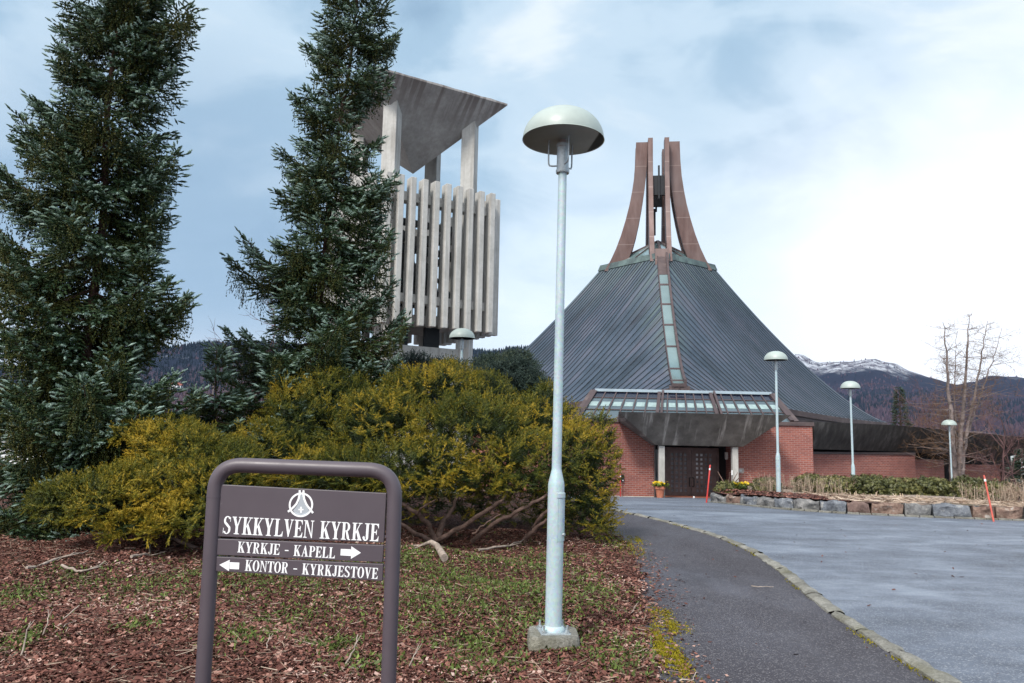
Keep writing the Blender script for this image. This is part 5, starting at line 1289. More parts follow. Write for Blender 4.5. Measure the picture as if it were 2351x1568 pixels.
def px_tube(parent, name, mat, pts, rads, Y=None):
    mb = MB(); q = []
    for i, (u, v) in enumerate(pts): q.append(P(u, v, Y[i] if isinstance(Y, (list, tuple)) else Y))
    q = np.array(q); k = len(q); t = np.linspace(0, k-1, (k-1)*4+1)
    pts3 = np.stack([np.interp(t, range(k), q[:,i]) for i in range(3)], 1); pts3[1:-1] += rng.normal(size=(len(t)-2, 3))*.008
    mb.tube(pts3, np.interp(t, range(k), rads), 8); return mb.build(name, MT[mat], parent, smooth=60)
for pts, rd, Ys in (([(1002,1240),(1060,1210),(1110,1178),(1152,1150),(1170,1110)], [.040,.036,.031,.026,.02], [11.5,11.3,11.1,11.0,11.2]),
                    ([(1084,1243),(1130,1205),(1185,1175),(1235,1150),(1280,1118)], [.036,.033,.028,.022,.015], [11.5,11.2,11.0,10.9,10.9]),
                    ([(1205,1238),(1232,1212),(1255,1192)], [.035,.03,.02], [11.4,11.2,11.1]),
                    ([(1225,1212),(1238,1190),(1262,1172),(1290,1160)], [.03,.028,.02,.012], [11.4,11.2,11.1,11]),
                    ([(1000,1240),(985,1205),(960,1180),(930,1160),(900,1150)], [.042,.037,.031,.025,.02], [11.5,11.4,11.2,11.1,11.0]),
                    ([(1000,1240),(1018,1200),(1040,1165),(1060,1120)], [.05,.04,.03,.02], [11.6,11.8,12,12.2]),
                    ([(990,1240),(950,1222),(915,1200),(880,1185)], [.034,.03,.022,.014], [11.5,11.2,11,10.9]),
                    ([(955,1180),(970,1165),(1000,1147)], [.018,.014,.008], [11.2,11,10.9]),
                    ([(1085,1225),(1110,1205),(1150,1180)], [.014,.01,.005], [11,10.9,10.8])):
    px_tube(yew, 'stem', 'branch', pts, rd, Ys)
for pts, rd, Ys in (([(520,1285),(500,1240),(470,1200)], [.04,.035,.02], [10.2,10.1,10]), ([(520,1285),(545,1230),(560,1180)], [.04,.03,.02], [10.2,10.2,10.3]), ([(515,1285),(440,1255),(380,1230)], [.035,.03,.015], [10.2,10.0,9.9])):
    px_tube(yew2, 'stem', 'branch', pts, rd, Ys)
# a few fresh shoots rising through the bare stems
jl = [(1170,870,72,45,0,.9),(1130,850,45,32,.3,.6),(1185,835,40,26,.2,.5),(1220,905,45,48,-.2,.7),(1235,960,40,55,-.3,.7),(1120,900,50,50,0,.7),(1150,930,60,50,-.2,.7)]
lobes_shrub('dark_juniper', 'dark green juniper with drooping sprays in front of the copper roof', 'shrub', (P(1170,1000,15.0)[0], 15.0, 0), jl, 15.0, 'juniper', TM_JUN, 3300, .34, .10, 9, (.35,.85), .42, 15, .35, 'dark junipers', 1.0, False, None, .12, .35)
jl = [(960,850,52,36,0,.8),(930,880,45,45,0,.7),(990,870,40,40,.2,.6),(905,900,45,40,-.3,.6),(1040,865,40,36,.3,.5),(860,930,50,50,0,.7),(960,940,80,60,.2,.8),(1060,950,80,60,.2,.8),(880,1000,80,60,0,.8),(740,1000,90,70,.3,.8)]
lobes_shrub('dark_juniper', 'dark green juniper below the concrete base of the bell tower', 'shrub', (P(960,1000,15.5)[0], 15.5, 0), jl, 15.5, 'juniper', TM_JUN, 2400, .32, .10, 9, (.25,.7), .5, 16, .35, 'dark junipers', 1.0, False, None, .12, .25)

# clipped evergreen shrubs along the back of the bed
def hedge(u, v, ru, rv, Y, lab, seed):
    v += 4; rv *= .78*(.8+.4*((seed*7) % 5)/4); ru *= .84; z0 = float(bed_z(P(u, v, Y)[0], Y)); c = P(u, v, Y)
    lb_ = [(u, v, ru, rv, 0, ru/FPX*Y*.8), (u-ru*.45, v+rv*.2, ru*.6, rv*.8, -.2, .5), (u+ru*.45, v+rv*.15, ru*.6, rv*.85, -.1, .5), (u+ru*.1, v+rv*.45, ru*.8, rv*.6, -.3, .5), (u, v+rv*.9+4, ru*.95, rv*.55, -.1, .5), (u-ru*.3, v+rv*.9+6, ru*.7, rv*.5, -.35, .4)]
    r = lobes_shrub('evergreen_shrub', lab, 'shrub', (c[0], Y, z0), lb_, Y, 'hedge', TM_LEAF, int(1000*ru/45), .16, .082, 4, (.25,.95), .5, seed, .3, 'evergreen shrubs in the planted bed', 1.0, False, .0)
    mb = MB()
    for k in range(5):
        a = random.uniform(0, 6.28); mb.tube([(c[0], Y, z0-.05), (c[0]+.2*math.cos(a), Y+.2*math.sin(a), z0+.22), (c[0]+.45*math.cos(a), Y+.4*math.sin(a), z0+.5)], [.025,.018,.008], 5)
    mb.build('stem', MT['branch'], r)
hedge(1760, 1109, 34, 17, 25.0, 'small evergreen shrub beside the first lamp in the bed, half hidden by dry stalks', 41)
hedge(1858, 1105, 40, 17, 26.2, 'evergreen shrub with dry stalks in front, left of the second lamp in the bed', 42)
hedge(1915, 1108, 46, 21, 25.2, 'rounded evergreen shrub immediately left of the second lamp in the bed', 43)
hedge(1995, 1108, 50, 20, 25.2, 'evergreen shrub immediately right of the second lamp in the bed', 44)
hedge(2062, 1111, 52, 21, 24.6, 'widest evergreen shrub in the row, with a bare reddish foot', 45)
hedge(2135, 1112, 48, 19, 24.6, 'evergreen shrub directly left of the larch trunk', 46)
hedge(2225, 1114, 48, 19, 24.4, 'evergreen shrub directly right of the larch trunk', 47)
hedge(2285, 1118, 42, 17, 24.0, 'evergreen shrub among tall dry stalks at the right end of the row', 48)
hedge(1672, 1118, 26, 14, 23.2, 'small rounded evergreen shrub beside the right entrance column', 49)

# ================================================================== BARE LARCH, BARE BUSHES, DISTANT CONIFERS
def limb(mb, p, d, L_, r, depth, lr, up=.0, tw=None, spread=.9, kids=4):
    n = 6; pts = [p]; dd = d.copy()
    for i in range(n):
        dd = norm(dd+lr.normal(size=3)*.10+np.array([0,0,up])); pts.append(pts[-1]+dd*L_/n)
    mb.tube(pts, [r*(1-.75*i/n) for i in range(n+1)], 5 if depth < 2 else 3, False)
    if depth >= 3: return
    for k in range(kids):
        i = lr.integers(1, n+1); b = np.array(pts[i]); s = norm(np.cross(dd, lr.normal(size=3)))
        nd = norm(dd*.55+s*spread+np.array([0,0,up*.5])); m = tw if (tw is not None and depth >= 1) else mb
        limb(m, b, nd, L_*lr.uniform(.35, .6), max(.0055, r*.42), depth+1, lr, up, tw, spread, kids)
def larch():
    Y = 38.5; lr = np.random.default_rng(77); b = P(2196, 1108, Y); b[2] = float(zg(Y))-.1
    root = empty('bare_larch', b); tag(root, 'leafless larch with several upright stems rising behind the evergreen shrubs', 'tree')
    tr = MB(); tw = MB(); br = MB()
    stems = [[(2190,1125),(2188,1050),(2186,980),(2178,900),(2174,820),(2164,740)], [(2202,1110),(2204,1030),(2210,950),(2216,870),(2222,780),(2226,718)], [(2208,1090),(2216,1010),(2232,930),(2246,860),(2258,790),(2268,735)], [(2200,1060),(2194,980),(2190,900),(2194,830),(2196,760)], [(2212,1020),(2240,940),(2268,860),(2288,800),(2300,752)]]
    for si, st in enumerate(stems):
        q = np.array([P(u, v, Y+(.35*(si-1)*(i > 0))) for i, (u, v) in enumerate(st)]); k = len(q); t = np.linspace(0, k-1, 25)
        pts = np.stack([np.interp(t, range(k), q[:,i]) for i in range(3)], 1); pts[2:] += lr.normal(size=(23, 3))*.02
        r0 = [.23,.18,.13,.07,.07][si]; tr.tube(pts, [max(.010, r0*(1-.95*(x/(k-1))**.75)) for x in t], 9, False)
        nb = [46, 42, 38, 24, 28][si]
        for j in range(nb):
            f = lr.uniform(.12, .99); i = int(f*24); p = pts[i]; a = lr.uniform(0, 6.28); high = min(1, max(0, (p[2]-b[2])/9.2))
            L_ = (2.5*(1-high)**.8+.55)*lr.uniform(.6, 1.1); d = norm(np.array([math.cos(a), math.sin(a)*.8, lr.uniform(-.12, .2)+.5*max(0, high-.5)]))
            limb(br, p, d, L_, .018*(1-.6*high)+.004, 1, lr, .02, tw, .8, 4)
    tr.build('trunk', MT['larch'], root, smooth=60); br.build('limbs', MT['larch'], root); tw.build('twigs', MT['twig'], root)
larch()
def bare_bush(u0, u1, vt, vb, Y, n, lab, seed, nm='bare_birch'):
    lr = np.random.default_rng(seed); a = P((u0+u1)/2, vb, Y); a[2] = float(zg(Y)); root = empty(nm, a); tag(root, lab, 'tree', None)
    st = MB(); tw = MB()
    for k in range(n):
        tp = P(lr.uniform(u0, u1), lr.uniform(vt, vt+(vb-vt)*.35), Y+lr.uniform(-1, 1)); b = a+np.array([lr.normal()*.5, lr.normal()*.4, 0]); d = tp-b; L_ = np.linalg.norm(d)
        limb(st, b, d/L_, L_, .05, 0, lr, .01, tw, .55, 7)
    st.build('stems', MT['redtwig'], root); tw.build('twigs', MT['redtwig'], root)
bare_bush(2085, 2180, 925, 1010, 58, 6, 'reddish leafless birch showing over the dark wing roof', 5)
bare_bush(2270, 2345, 985, 1110, 33, 2, 'thin leafless bush at the far right end of the brick wing', 6, 'bare_bush')
bare_bush(585, 640, 725, 800, 19, 1, 'small leafless tree peeping out left of the leaning spruce', 8, 'bare_tree')
def conifer(u, vt, vb, w, Y, lab, seed, n=1500):
    lr = np.random.default_rng(seed); tp = P(u, vt, Y); bt = P(u, vb, Y); H_ = tp[2]-bt[2]; R_ = w/FPX*Y/2; z0 = float(zg(Y))
    root = empty('conifer', (tp[0], Y, z0)); tag(root, lab, 'conifer')
    mb = MB(); mb.tube([(tp[0], Y, z0-.2), (tp[0], Y, tp[2]-.2)], [.16, .02], 7); mb.build('trunk', MT['trunk'], root)
    t = lr.random(n)**.8; a = lr.uniform(0, 6.28, n); rr_ = R_*np.minimum(1, .12+1.5*t**.8)*lr.uniform(.45, 1.0, n)*(1+.18*np.sin(t*34))
    p = np.stack([tp[0]+rr_*np.cos(a), Y+rr_*np.sin(a), tp[2]-t*(tp[2]-z0)*.96], 1)
    d = np.stack([np.cos(a), np.sin(a), lr.uniform(-.35, .25, n)], 1)
    foliage('foliage', MT['spruce_dark'], root, TM_SPRUCE, p, d, np.full(n, R_*.42), np.clip(.55+lr.normal(size=n)*.25, 0, 1), np.full(n, R_*.42))
conifer(2064, 888, 985, 40, 62, 'narrow dark conifer standing behind the wing roof in front of the mountain', 3)
conifer(2352, 1030, 1115, 62, 42, 'dark conifer cut by the right edge beside the slate clad building', 4, 1500)

# ================================================================== BED PLANTING AND SMALL THINGS
def stalks(u, v, n, Y, wpx, h, lab, seed, lean=.15):
    lr = np.random.default_rng(seed); c = P(u, v, Y); root = None
    x = c[0]+lr.normal(size=n)*wpx/FPX*Y*.5; y = Y+lr.normal(size=n)*.30; z = np.array([float(bed_z(a, b)) for a, b in zip(x, y)])
    tm = np.array([[[-.5,0,0],[.5,0,0],[.35,.1,1],[-.35,.1,1]]])
    d = np.stack([lr.normal(size=n)*lean, lr.normal(size=n)*lean, np.ones(n)], 1); L_ = h*lr.uniform(.55, 1.1, n)
    V = inst(tm, np.stack([x, y, z-.02], 1), d, L_, np.full(n, .009))
    # seed heads and side leaves
    k = n*5; i = lr.integers(0, n, k); f = lr.uniform(.3, 1.0, k); pp = np.stack([x, y, z], 1)[i]+norm(d[i])*(L_[i]*f)[:,None]
    V2 = inst(TM_BLADE, pp, np.stack([lr.normal(size=k)*.8, lr.normal(size=k)*.8, lr.uniform(.2, 1, k)], 1), lr.uniform(.08, .22, k), np.full(k, .07))
    V2 = np.concatenate([V2, V2[:,2:3]], 1)
    A = np.concatenate([np.repeat(lr.uniform(.3, 1, n), 4), np.repeat(lr.uniform(0, .7, k), 4)])
    o = tri_mesh('dry_grass_clump', np.concatenate([V, V2]), MT['straw'], base=(c[0], Y, float(bed_z(c[0], Y))), attr=A)
    tag(o, lab, 'dry grass', 'dry stalk clumps in the bed')
stalks(1768, 1125, 46, 23.6, 34, .62, 'clump of dry pale stalks just left of the first lamp in the bed', 1)
stalks(1822, 1130, 60, 23.0, 44, .58, 'clump of dry pale stalks just right of the first lamp in the bed', 2)
stalks(1862, 1130, 40, 23.6, 36, .60, 'dry stalk clump in front of the leftmost long brick wing wall', 3)
stalks(1915, 1128, 18, 23.2, 30, .52, 'thin dry stalks before the shrub left of the second lamp in the bed', 4)
stalks(2240, 1135, 34, 19.6, 40, .52, 'dry stalks beside the leaning red stake on the right', 5)
stalks(2305, 1150, 80, 18.8, 50, .55, 'dense dry stalk clump behind the wall right of the leaning stake', 6, .22)
stalks(2350, 1160, 80, 18.4, 40, .62, 'tallest dry stalk clump at the right picture edge', 7, .2)
def straw_litter():
    lr = np.random.default_rng(12); n = 4200; f = lr.random(n)*(len(WB)-1-7)+7; k = f.astype(int); g = (f-k)[:,None]; a = WBa[k]*(1-g)+WBa[np.minimum(k+1, len(WB)-1)]*g
    t = lr.uniform(.1, 4.2, n); x = a[:,0]+t*.1; y = a[:,1]+t; z = bed_z(x, y)
    d = np.stack([lr.normal(size=n), lr.normal(size=n)*.5, lr.uniform(-.02, .10, n)], 1)
    V = inst(np.array([[[-.5,0,0],[.5,0,0],[.4,.1,1],[-.4,.1,1]]]), np.stack([x, y, z+.015], 1), d, lr.uniform(.06, .28, n), np.full(n, .016))
    o = tri_mesh('straw_litter', V, MT['straw'], attr=np.repeat(lr.uniform(.1, 1, n), 4)); tag(o, 'pale dry straw and leaf litter lying on the right part of the planted bed', 'straw', kind='stuff')
    n = 2600; f = .3+lr.random(n)*7.2; k = f.astype(int); g = (f-k)[:,None]; a = WBa[k]*(1-g)+WBa[k+1]*g; t = lr.uniform(.1, 5, n); x = a[:,0]+t*np.maximum(.1, .46-.1*f); y = a[:,1]+t; z = bed_z(x, y)-.03
    q = np.array([[[-.5,-.3,0],[.5,-.3,0],[.5,.3,0],[-.5,.3,0]]])
    V = inst(q, np.stack([x, y, z+.012], 1), np.stack([lr.normal(size=n)*.3, lr.normal(size=n)*.3, np.ones(n)], 1), np.ones(n), lr.uniform(.03, .09, n))
    o = tri_mesh('bed_bark_mulch', V, MT['chips'], attr=np.repeat(lr.uniform(.1, .8, n), 4)); tag(o, 'reddish bark mulch round the first lamp in the planted bed', 'bark mulch', kind='stuff')
straw_litter()
def stubs():
    for i, u in enumerate((1960,1966,2010,2013,2056,2068,2074,2104,2110,2146,2168)):
        p = P(u, 1136, 19.9); z = float(bed_z(p[0], 19.9)); mb = MB(); dx = random.uniform(-.03, .03)
        for k in range(1): mb.tube([(p[0]+k*.03, 19.9, z-.02), (p[0]+dx+k*.05, 19.9, z+.10+.05*random.random())], [.011,.010], 6)
        o = mb.build('cut_stalk', MT['straw_plain'], base=(p[0], 19.9, z)); tag(o, 'short pale cut stalk stub standing in the straw before the shrubs', 'stalk stub', 'cut stalk stubs in the straw')
MT['straw_plain'] = plain('cut_straw', (.55,.44,.31), .8, .2)
stubs()
def stake(top, bot, Y0, Y1, rad, mat, lab):
    a = P(*bot, Y0); b = P(*top, Y1); root = empty('marker_stake', (a[0], Y0, a[2])); tag(root, lab, 'marker stake', 'red snow marker stakes')
    mb = MB(); mb.tube([a-(b-a)*.12, a+(b-a)*.99, b], [rad, rad, rad*.6], 12); mb.build('rod', MT[mat], root, smooth=40)
    mb = MB(); mb.tube([a+(b-a)*.86, a+(b-a)*.91], [rad+.0025]*2, 12); mb.build('reflector_band', MT['white'], root, smooth=40)
g1 = G(1622, 1154); stake((1630.5,1067), (1622,1154), g1[1]-.10, g1[1]-.10, .021, 'red', 'thick red marker stake at the left end of the stone wall')
stake((1424.5,1087), (1424.5,1143), 33.7, 33.7, .022, 'red', 'red marker stake against the brick wall left of the entrance')
g3 = G(2281, 1196); stake((2259,1091), (2281,1196), g3[1]-.12, g3[1]+.2, .0185, 'redfade', 'leaning faded red marker stake before the stone wall on the right')
def flower_pot():
    p = P(1515.5, 1143, 33.0); z = float(zg(33.0)); root = empty('flower_pot', (p[0], 33.0, z)); tag(root, 'terracotta pot of yellow flowers by the left entrance column', 'flower pot')
    mb = MB(); mb.lathe([(.14,.0),(.185,.34),(.215,.345),(.225,.355),(.228,.46),(.222,.47),(.195,.47),(.18,.40),(.0001,.40)], (p[0],33.0,z), 28); mb.build('pot', MT['terracotta'], root, smooth=35)
    lr = np.random.default_rng(2); n = 150
    pp = np.stack([p[0]+lr.normal(size=n)*.12, 33+lr.normal(size=n)*.12, z+.42+lr.uniform(0, .12, n)], 1); foliage('leaves', MT['grass'], root, TM_LEAF, pp, lr.normal(size=(n, 3))*.5+(0,0,1), np.full(n, .12), lr.uniform(.2, .9, n))
    V = inst(TM_LEAF*np.array([1.1,1.1,.6]), np.stack([p[0]+lr.normal(size=46)*.15, 33+lr.normal(size=46)*.13, z+.54+lr.uniform(0, .10, 46)], 1), lr.normal(size=(46, 3))*.5+(0,-.5,1), np.full(46, .075)); tri_mesh('blossoms', V, MT['petal'], root)
flower_pot()
def yellow_flowers():
    p = P(1700, 1121, 22.6); lr = np.random.default_rng(4); z = float(bed_z(p[0], 22.6))
    root = empty('flower_clump', (p[0], 22.6, z)); tag(root, 'low clump of yellow flowers beside the shrub at the entrance', 'flowers'); n = 110
    foliage('leaves', MT['grass'], root, TM_LEAF, np.stack([p[0]+lr.normal(size=n)*.12, 22.6+lr.normal(size=n)*.1, z+lr.uniform(0, .14, n)], 1), lr.normal(size=(n, 3))*.4+(0,0,1), np.full(n, .10), lr.uniform(.1, .8, n))
    V = inst(TM_LEAF*np.array([1.1,1.1,.6]), np.stack([p[0]+lr.normal(size=26)*.12, 22.6+lr.normal(size=26)*.1, z+.14+lr.uniform(0, .08, 26)], 1), lr.normal(size=(26, 3))*.5+(0,-.5,1), np.full(26, .06)); tri_mesh('blossoms', V, MT['petal'], root)
yellow_flowers()
mb = MB(); p = G(1776*1.0-0, 1144) if False else P((1550+1185/5.2275)/1.1153, (1020+1345/5.2275)/1.1153, 33.3); zz = float(zg(33.3))
mb.lathe([(.0001,0),(.03,.0),(.045,.03),(.03,.065),(.0001,.075)], (p[0],33.3,zz+.005), 14); tag(mb.build('white_stone', MT['white'], base=(p[0],33.3,zz), smooth=60), 'small white stone lying on the threshold before the doors', 'stone')

# ================================================================== FOREGROUND GROUND COVER
def scatter_area(n, y0, y1, lr, pw=1.0):
    """random spots on the bark bed, thicker towards the viewer"""
    y = y0+(y1-y0)*lr.random(n)**pw; xr_ = xe(y)+.02; xl_ = -.72*y-1.0; x = xl_+(xr_-xl_)*lr.random(n); return x, y
GREEN = [(640,1330,230,45,1.0),(1080,1330,180,60,1.0),(1180,1400,150,60,.9),(960,1300,130,35,1.0),(200,1335,100,14,.9),(40,1370,90,22,.8),(310,1462,40,14,1.3),(770,1480,60,20,1.0),(1090,1470,90,35,.9),(1300,1470,80,40,.7),(1420,1510,80,40,.9),(1340,1360,70,50,.8),(1240,1300,90,30,1.0),(560,1490,60,25,.9),(1120,1540,80,30,.8),(850,1530,80,25,.6),(60,1470,60,20,.7),(1000,1400,120,40,.7),(350,1350,120,20,.5),(700,1400,140,40,.45),(1400,1240,40,20,.8)]
def green_mask(x, y):
    u = np.zeros_like(x)
    for (a, b, ra, rb, w) in GREEN:
        c = G(a, b); c2 = G(a+ra, b); c3 = G(a, b+rb); c4 = G(a, b-rb); rx = abs(c2[0]-c[0]); ry = abs(c3[1]-c4[1])/2
        u = np.maximum(u, w*np.exp(-((x-c[0])/rx)**2-((y-c[1])/ry)**2))
    nz = .5+.25*np.sin(x*5.1+2*np.sin(y*3.3))+.25*np.sin(y*6.7+x*3.9)
    return u*(.45+.8*nz)
def foreground():
    lr = np.random.default_rng(99)
    n = 210000; x, y = scatter_area(n, 4.6, 13.0, lr, 1.45); gm = green_mask(x, y); k = lr.random(n) > gm*.55; x, y = x[k], y[k]; n = len(x); z = ground_z(x, y)
    q = np.array([[[-.5,-.22,0],[.5,-.30,.05],[.45,.26,.1],[-.4,.3,.02]]])
    sz = lr.gamma(2.4, .0060, n)+.006
    V = inst(q, np.stack([x, y, z+.004+lr.uniform(0, .016, n)], 1), np.stack([lr.normal(size=n)*.42, lr.normal(size=n)*.42, np.ones(n)], 1), sz, sz)
    nzc = .5+.5*np.sin(x*1.7+1.3*np.sin(y*1.9))*np.sin(y*2.3+x*.6)
    a = np.clip(lr.beta(1.6, 2.2, n)*(.75+.5*nzc), 0, 1)
    o = tri_mesh('bark_mulch', V, MT['chips'], attr=np.repeat(a, 4)); tag(o, 'reddish brown bark chips covering the planting ground round the sign', 'bark mulch', kind='stuff')
    # green weeds and ground ivy in drifts
    n = 240000; x, y = scatter_area(n, 4.6, 12.5, lr, 1.4); gm = green_mask(x, y); k = lr.random(n) < gm*.52; x, y = x[k], y[k]; n = len(x); z = ground_z(x, y)
    tm = np.array([[[-.28,0,0],[.0,.0,.0],[.28,0,.5],[0,.25,1.0]]])
    V = inst(tm, np.stack([x, y, z+lr.uniform(0, .02, n)], 1), np.stack([lr.normal(size=n)*.9, lr.normal(size=n)*.9, np.ones(n)*.8], 1), lr.uniform(.018, .05, n), lr.uniform(.02, .045, n))
    o = tri_mesh('weeds', V, MT['grass'], attr=np.repeat(np.clip(lr.beta(2, 3, n), 0, 1), 4)); tag(o, 'low green weeds and grass growing through the bark', 'weeds', kind='stuff')
    # dry needles and little straws
    n = 7000; x, y = scatter_area(n, 4.6, 12.8, lr, 1.2); z = ground_z(x, y)
    V = inst(np.array([[[-.5,0,0],[.5,0,0],[.4,.1,1],[-.4,.1,1]]]), np.stack([x, y, z+.018], 1), np.stack([lr.normal(size=n), lr.normal(size=n), lr.uniform(-.05, .2, n)], 1), lr.uniform(.03, .13, n), np.full(n, .0045))
    o = tri_mesh('dry_straws', V, MT['straw'], attr=np.repeat(lr.uniform(0, .8, n), 4)); tag(o, 'thin dry straws and twigs strewn over the bark', 'straw', kind='stuff')
    # moss creeping over the path edge
    P_, T_ = [], []
    for (u, v, ru, rv, m) in ((1535,1500,30,48,3600),(1545,1440,34,16,1400),(1520,1410,26,12,900),(1440,1255,30,22,1500),(1462,1240,16,8,500),(1520,1480,16,40,1400),(1405,1215,18,14,500)):
        c = G(u, v); rx = abs(G(u+ru, v)[0]-c[0]); ry = abs(G(u, v-rv)[1]-G(u, v+rv)[1])/2
        xx = c[0]+lr.normal(size=m)*rx*.55; yy = c[1]+lr.normal(size=m)*ry*.55; nz = np.sin(xx*31+yy*17)*np.sin(yy*23-xx*11)+lr.normal(size=m)*.35; k = nz > -.15; xx, yy = xx[k], yy[k]
        P_.append(np.stack([xx, yy, np.maximum(ground_z(xx, yy), zg(yy)+.002)], 1))
    yk = 5+13*lr.random(900)**1.3; xk_ = xk(yk)-.075-np.abs(lr.normal(size=900))*.03; kk = np.sin(yk*2.3)+.8*np.sin(yk*5.7+1) > .35; P_.append(np.stack([xk_[kk], yk[kk], zg(yk[kk])+.006], 1))
    p = np.vstack(P_); n = len(p)
    V = inst(tm, p, np.stack([lr.normal(size=n)*.7, lr.normal(size=n)*.7, np.ones(n)], 1), lr.uniform(.010, .026, n), lr.uniform(.016, .03, n))
    o = tri_mesh('moss', V, MT['moss'], attr=np.repeat(lr.uniform(.1, 1, n), 4)); tag(o, 'yellow green moss creeping over the edge of the path', 'moss', kind='stuff')
    n = 900; y = 5+7*lr.random(n)**1.4; x = xe(y)+np.abs(lr.normal(size=n))*.16; z = zg(y)+.006
    V = inst(q, np.stack([x, y, z+.004], 1), np.stack([lr.normal(size=n)*.2, lr.normal(size=n)*.2, np.ones(n)], 1), np.full(n, .03), lr.uniform(.012, .04, n))
    o = tri_mesh('loose_bark', V, MT['chips'], attr=np.repeat(lr.uniform(.1, .9, n), 4)); tag(o, 'loose bark chips spilled onto the edge of the path', 'bark mulch', kind='stuff')
foreground()
def litter():
    lr = np.random.default_rng(55); n = 170; y = 5.5+12*lr.random(n); x = xe(y)+.25+lr.random(n)**1.3*7.5; k = np.abs(x-xk(y)) > .1; x, y = x[k], y[k]; n = len(x)
    q = np.array([[[-.5,-.25,0],[.5,-.12,.06],[.4,.3,.1],[-.35,.2,.0]]])
    V = inst(q, np.stack([x, y, zg(y)+.014], 1), np.stack([lr.normal(size=n)*.25, lr.normal(size=n)*.25, np.ones(n)], 1), np.full(n, .03), lr.uniform(.012, .055, n))
    tag(tri_mesh('leaf_litter', V, MT['chips'], attr=np.repeat(lr.uniform(.0, .6, n), 4)), 'scattered dark leaf scraps and bark bits lying on the asphalt', 'leaf litter', kind='stuff')
litter()
def sticks():
    S_ = [([(48,1497),(62,1450),(70,1430)], 'standing forked dry stick at the left edge of the bark', .007, .16),
          ([(100,1452),(140,1425),(182,1391)], 'long pale dry stick slanting up from the bark on the left', .008, .20),
          ([(95,1470),(110,1430),(112,1400)], 'thin upright dry stick beside the long slanting stick', .006, .15),
          ([(120,1465),(160,1448),(178,1446)], 'short pale twig lying below the long slanting stick', .006, .03),
          ([(790,1538),(812,1490),(822,1458)], 'upright dry stick just left of the right sign post', .007, .20),
          ([(640,1350),(655,1318),(670,1290)], 'thin dry stem standing below the sign panels', .004, .16),
          ([(600,1530),(612,1485),(618,1455)], 'dry stem standing below the middle of the sign', .005, .18),
          ([(800,1560),(830,1530),(880,1515)], 'pale twig lying at the foot of the right sign post', .007, .04),
          ([(935,1545),(950,1505),(962,1480)], 'thin dry stem right of the right sign post', .005, .17),
          ([(1070,1508),(1100,1516),(1130,1538)], 'curved pale straw lying on bark left of the concrete block', .005, .03),
          ([(1445,1420),(1455,1400),(1462,1385)], 'small forked twig near the path edge', .004, .08),
          ([(1560,1560),(1590,1558),(1600,1540)], 'broken dark twig lying on the path edge in front', .006, .03),
          ([(1725,1343),(1745,1346),(1775,1345)], 'thin reddish twig lying on the dark footpath', .006, .01)]
    for pts, lab, r, h in S_:
        a = G(*pts[0]); n = len(pts); q = []
        for i, (u, v) in enumerate(pts):
            if h > .05: p = P(u, v, a[1]+.05*i)
            else: p = G(u, v, .02); p[2] = max(float(ground_z(p[0], p[1])), float(zg(p[1]))+.002)+r+.004
            q.append(p)
        if h > .05: q[0] = np.array([a[0], a[1], float(ground_z(a[0], a[1]))-.01])
        q = np.array(q); t = np.linspace(0, n-1, 9); pt = np.stack([np.interp(t, range(n), q[:,i]) for i in range(3)], 1); pt[1:] += rng.normal(size=(8, 3))*.004
        mb = MB(); mb.tube(pt, [r*(1-.5*i/8) for i in range(9)], 6)
        if h > .05: mb.tube([pt[5], pt[5]+(pt[8]-pt[5])*.6+np.array([.03,.01,.03])], [r*.6, r*.3], 5)
        tag(mb.build('dry_stick', MT['greywood'], base=a, smooth=60), lab, 'stick', 'dry sticks on the bark')
    a = G(990, 1262); q = [G(925,1258,.03), G(965,1262,.05), G(990,1262,.10), G(1004,1270,.08), G(1020,1290,.04)]
    for i, p in enumerate(q): p[2] += (.03,.05,.10,.09,.05)[i]
    t = np.linspace(0, 4, 17); q = np.array(q); pt = np.stack([np.interp(t, range(5), q[:,i]) for i in range(3)], 1)
    mb = MB(); mb.tube(pt, np.interp(t, range(5), [.012,.018,.030,.038,.05]), 9); mb.tube([pt[3], pt[3]+(.22,-.02,.03), pt[3]+(.4,-.1,.0)], [.012,.01,.004], 6); mb.tube([pt[5], pt[5]+(-.12,-.2,-.03)], [.012,.005], 6)
    tag(mb.build('dead_root', MT['greywood'], base=a, smooth=60), 'gnarled grey dead root lying in front of the yew stems', 'root')
    for pts, lab in (([(1100,1262),(1170,1252),(1215,1240)], 'long grey dead branch lying under the right side of the yew'), ([(60,1318),(140,1300),(200,1288)], 'long pale dead branch lying before the left yew'), ([(140,1312),(190,1318),(240,1305)], 'short dead branch lying beside the long pale one at the left'), ([(300,1300),(340,1290),(345,1262)], 'bent dead twig under the left yew')):
        q = np.array([G(u, v, .05) for u, v in pts]); q[:,2] = np.maximum(ground_z(q[:,0], q[:,1])+.03, q[:,2]); t = np.linspace(0, 2, 9); pt = np.stack([np.interp(t, range(3), q[:,i]) for i in range(3)], 1); pt[1:-1] += rng.normal(size=(7, 3))*.012
        mb = MB(); mb.tube(pt, np.linspace(.018, .007, 9), 7); mb.tube([pt[4], pt[4]+(.16,.05,.04)], [.008,.003], 5); tag(mb.build('dead_branch', MT['greywood'], base=q[0], smooth=60), lab, 'branch', 'dead branches under the yews')
sticks()

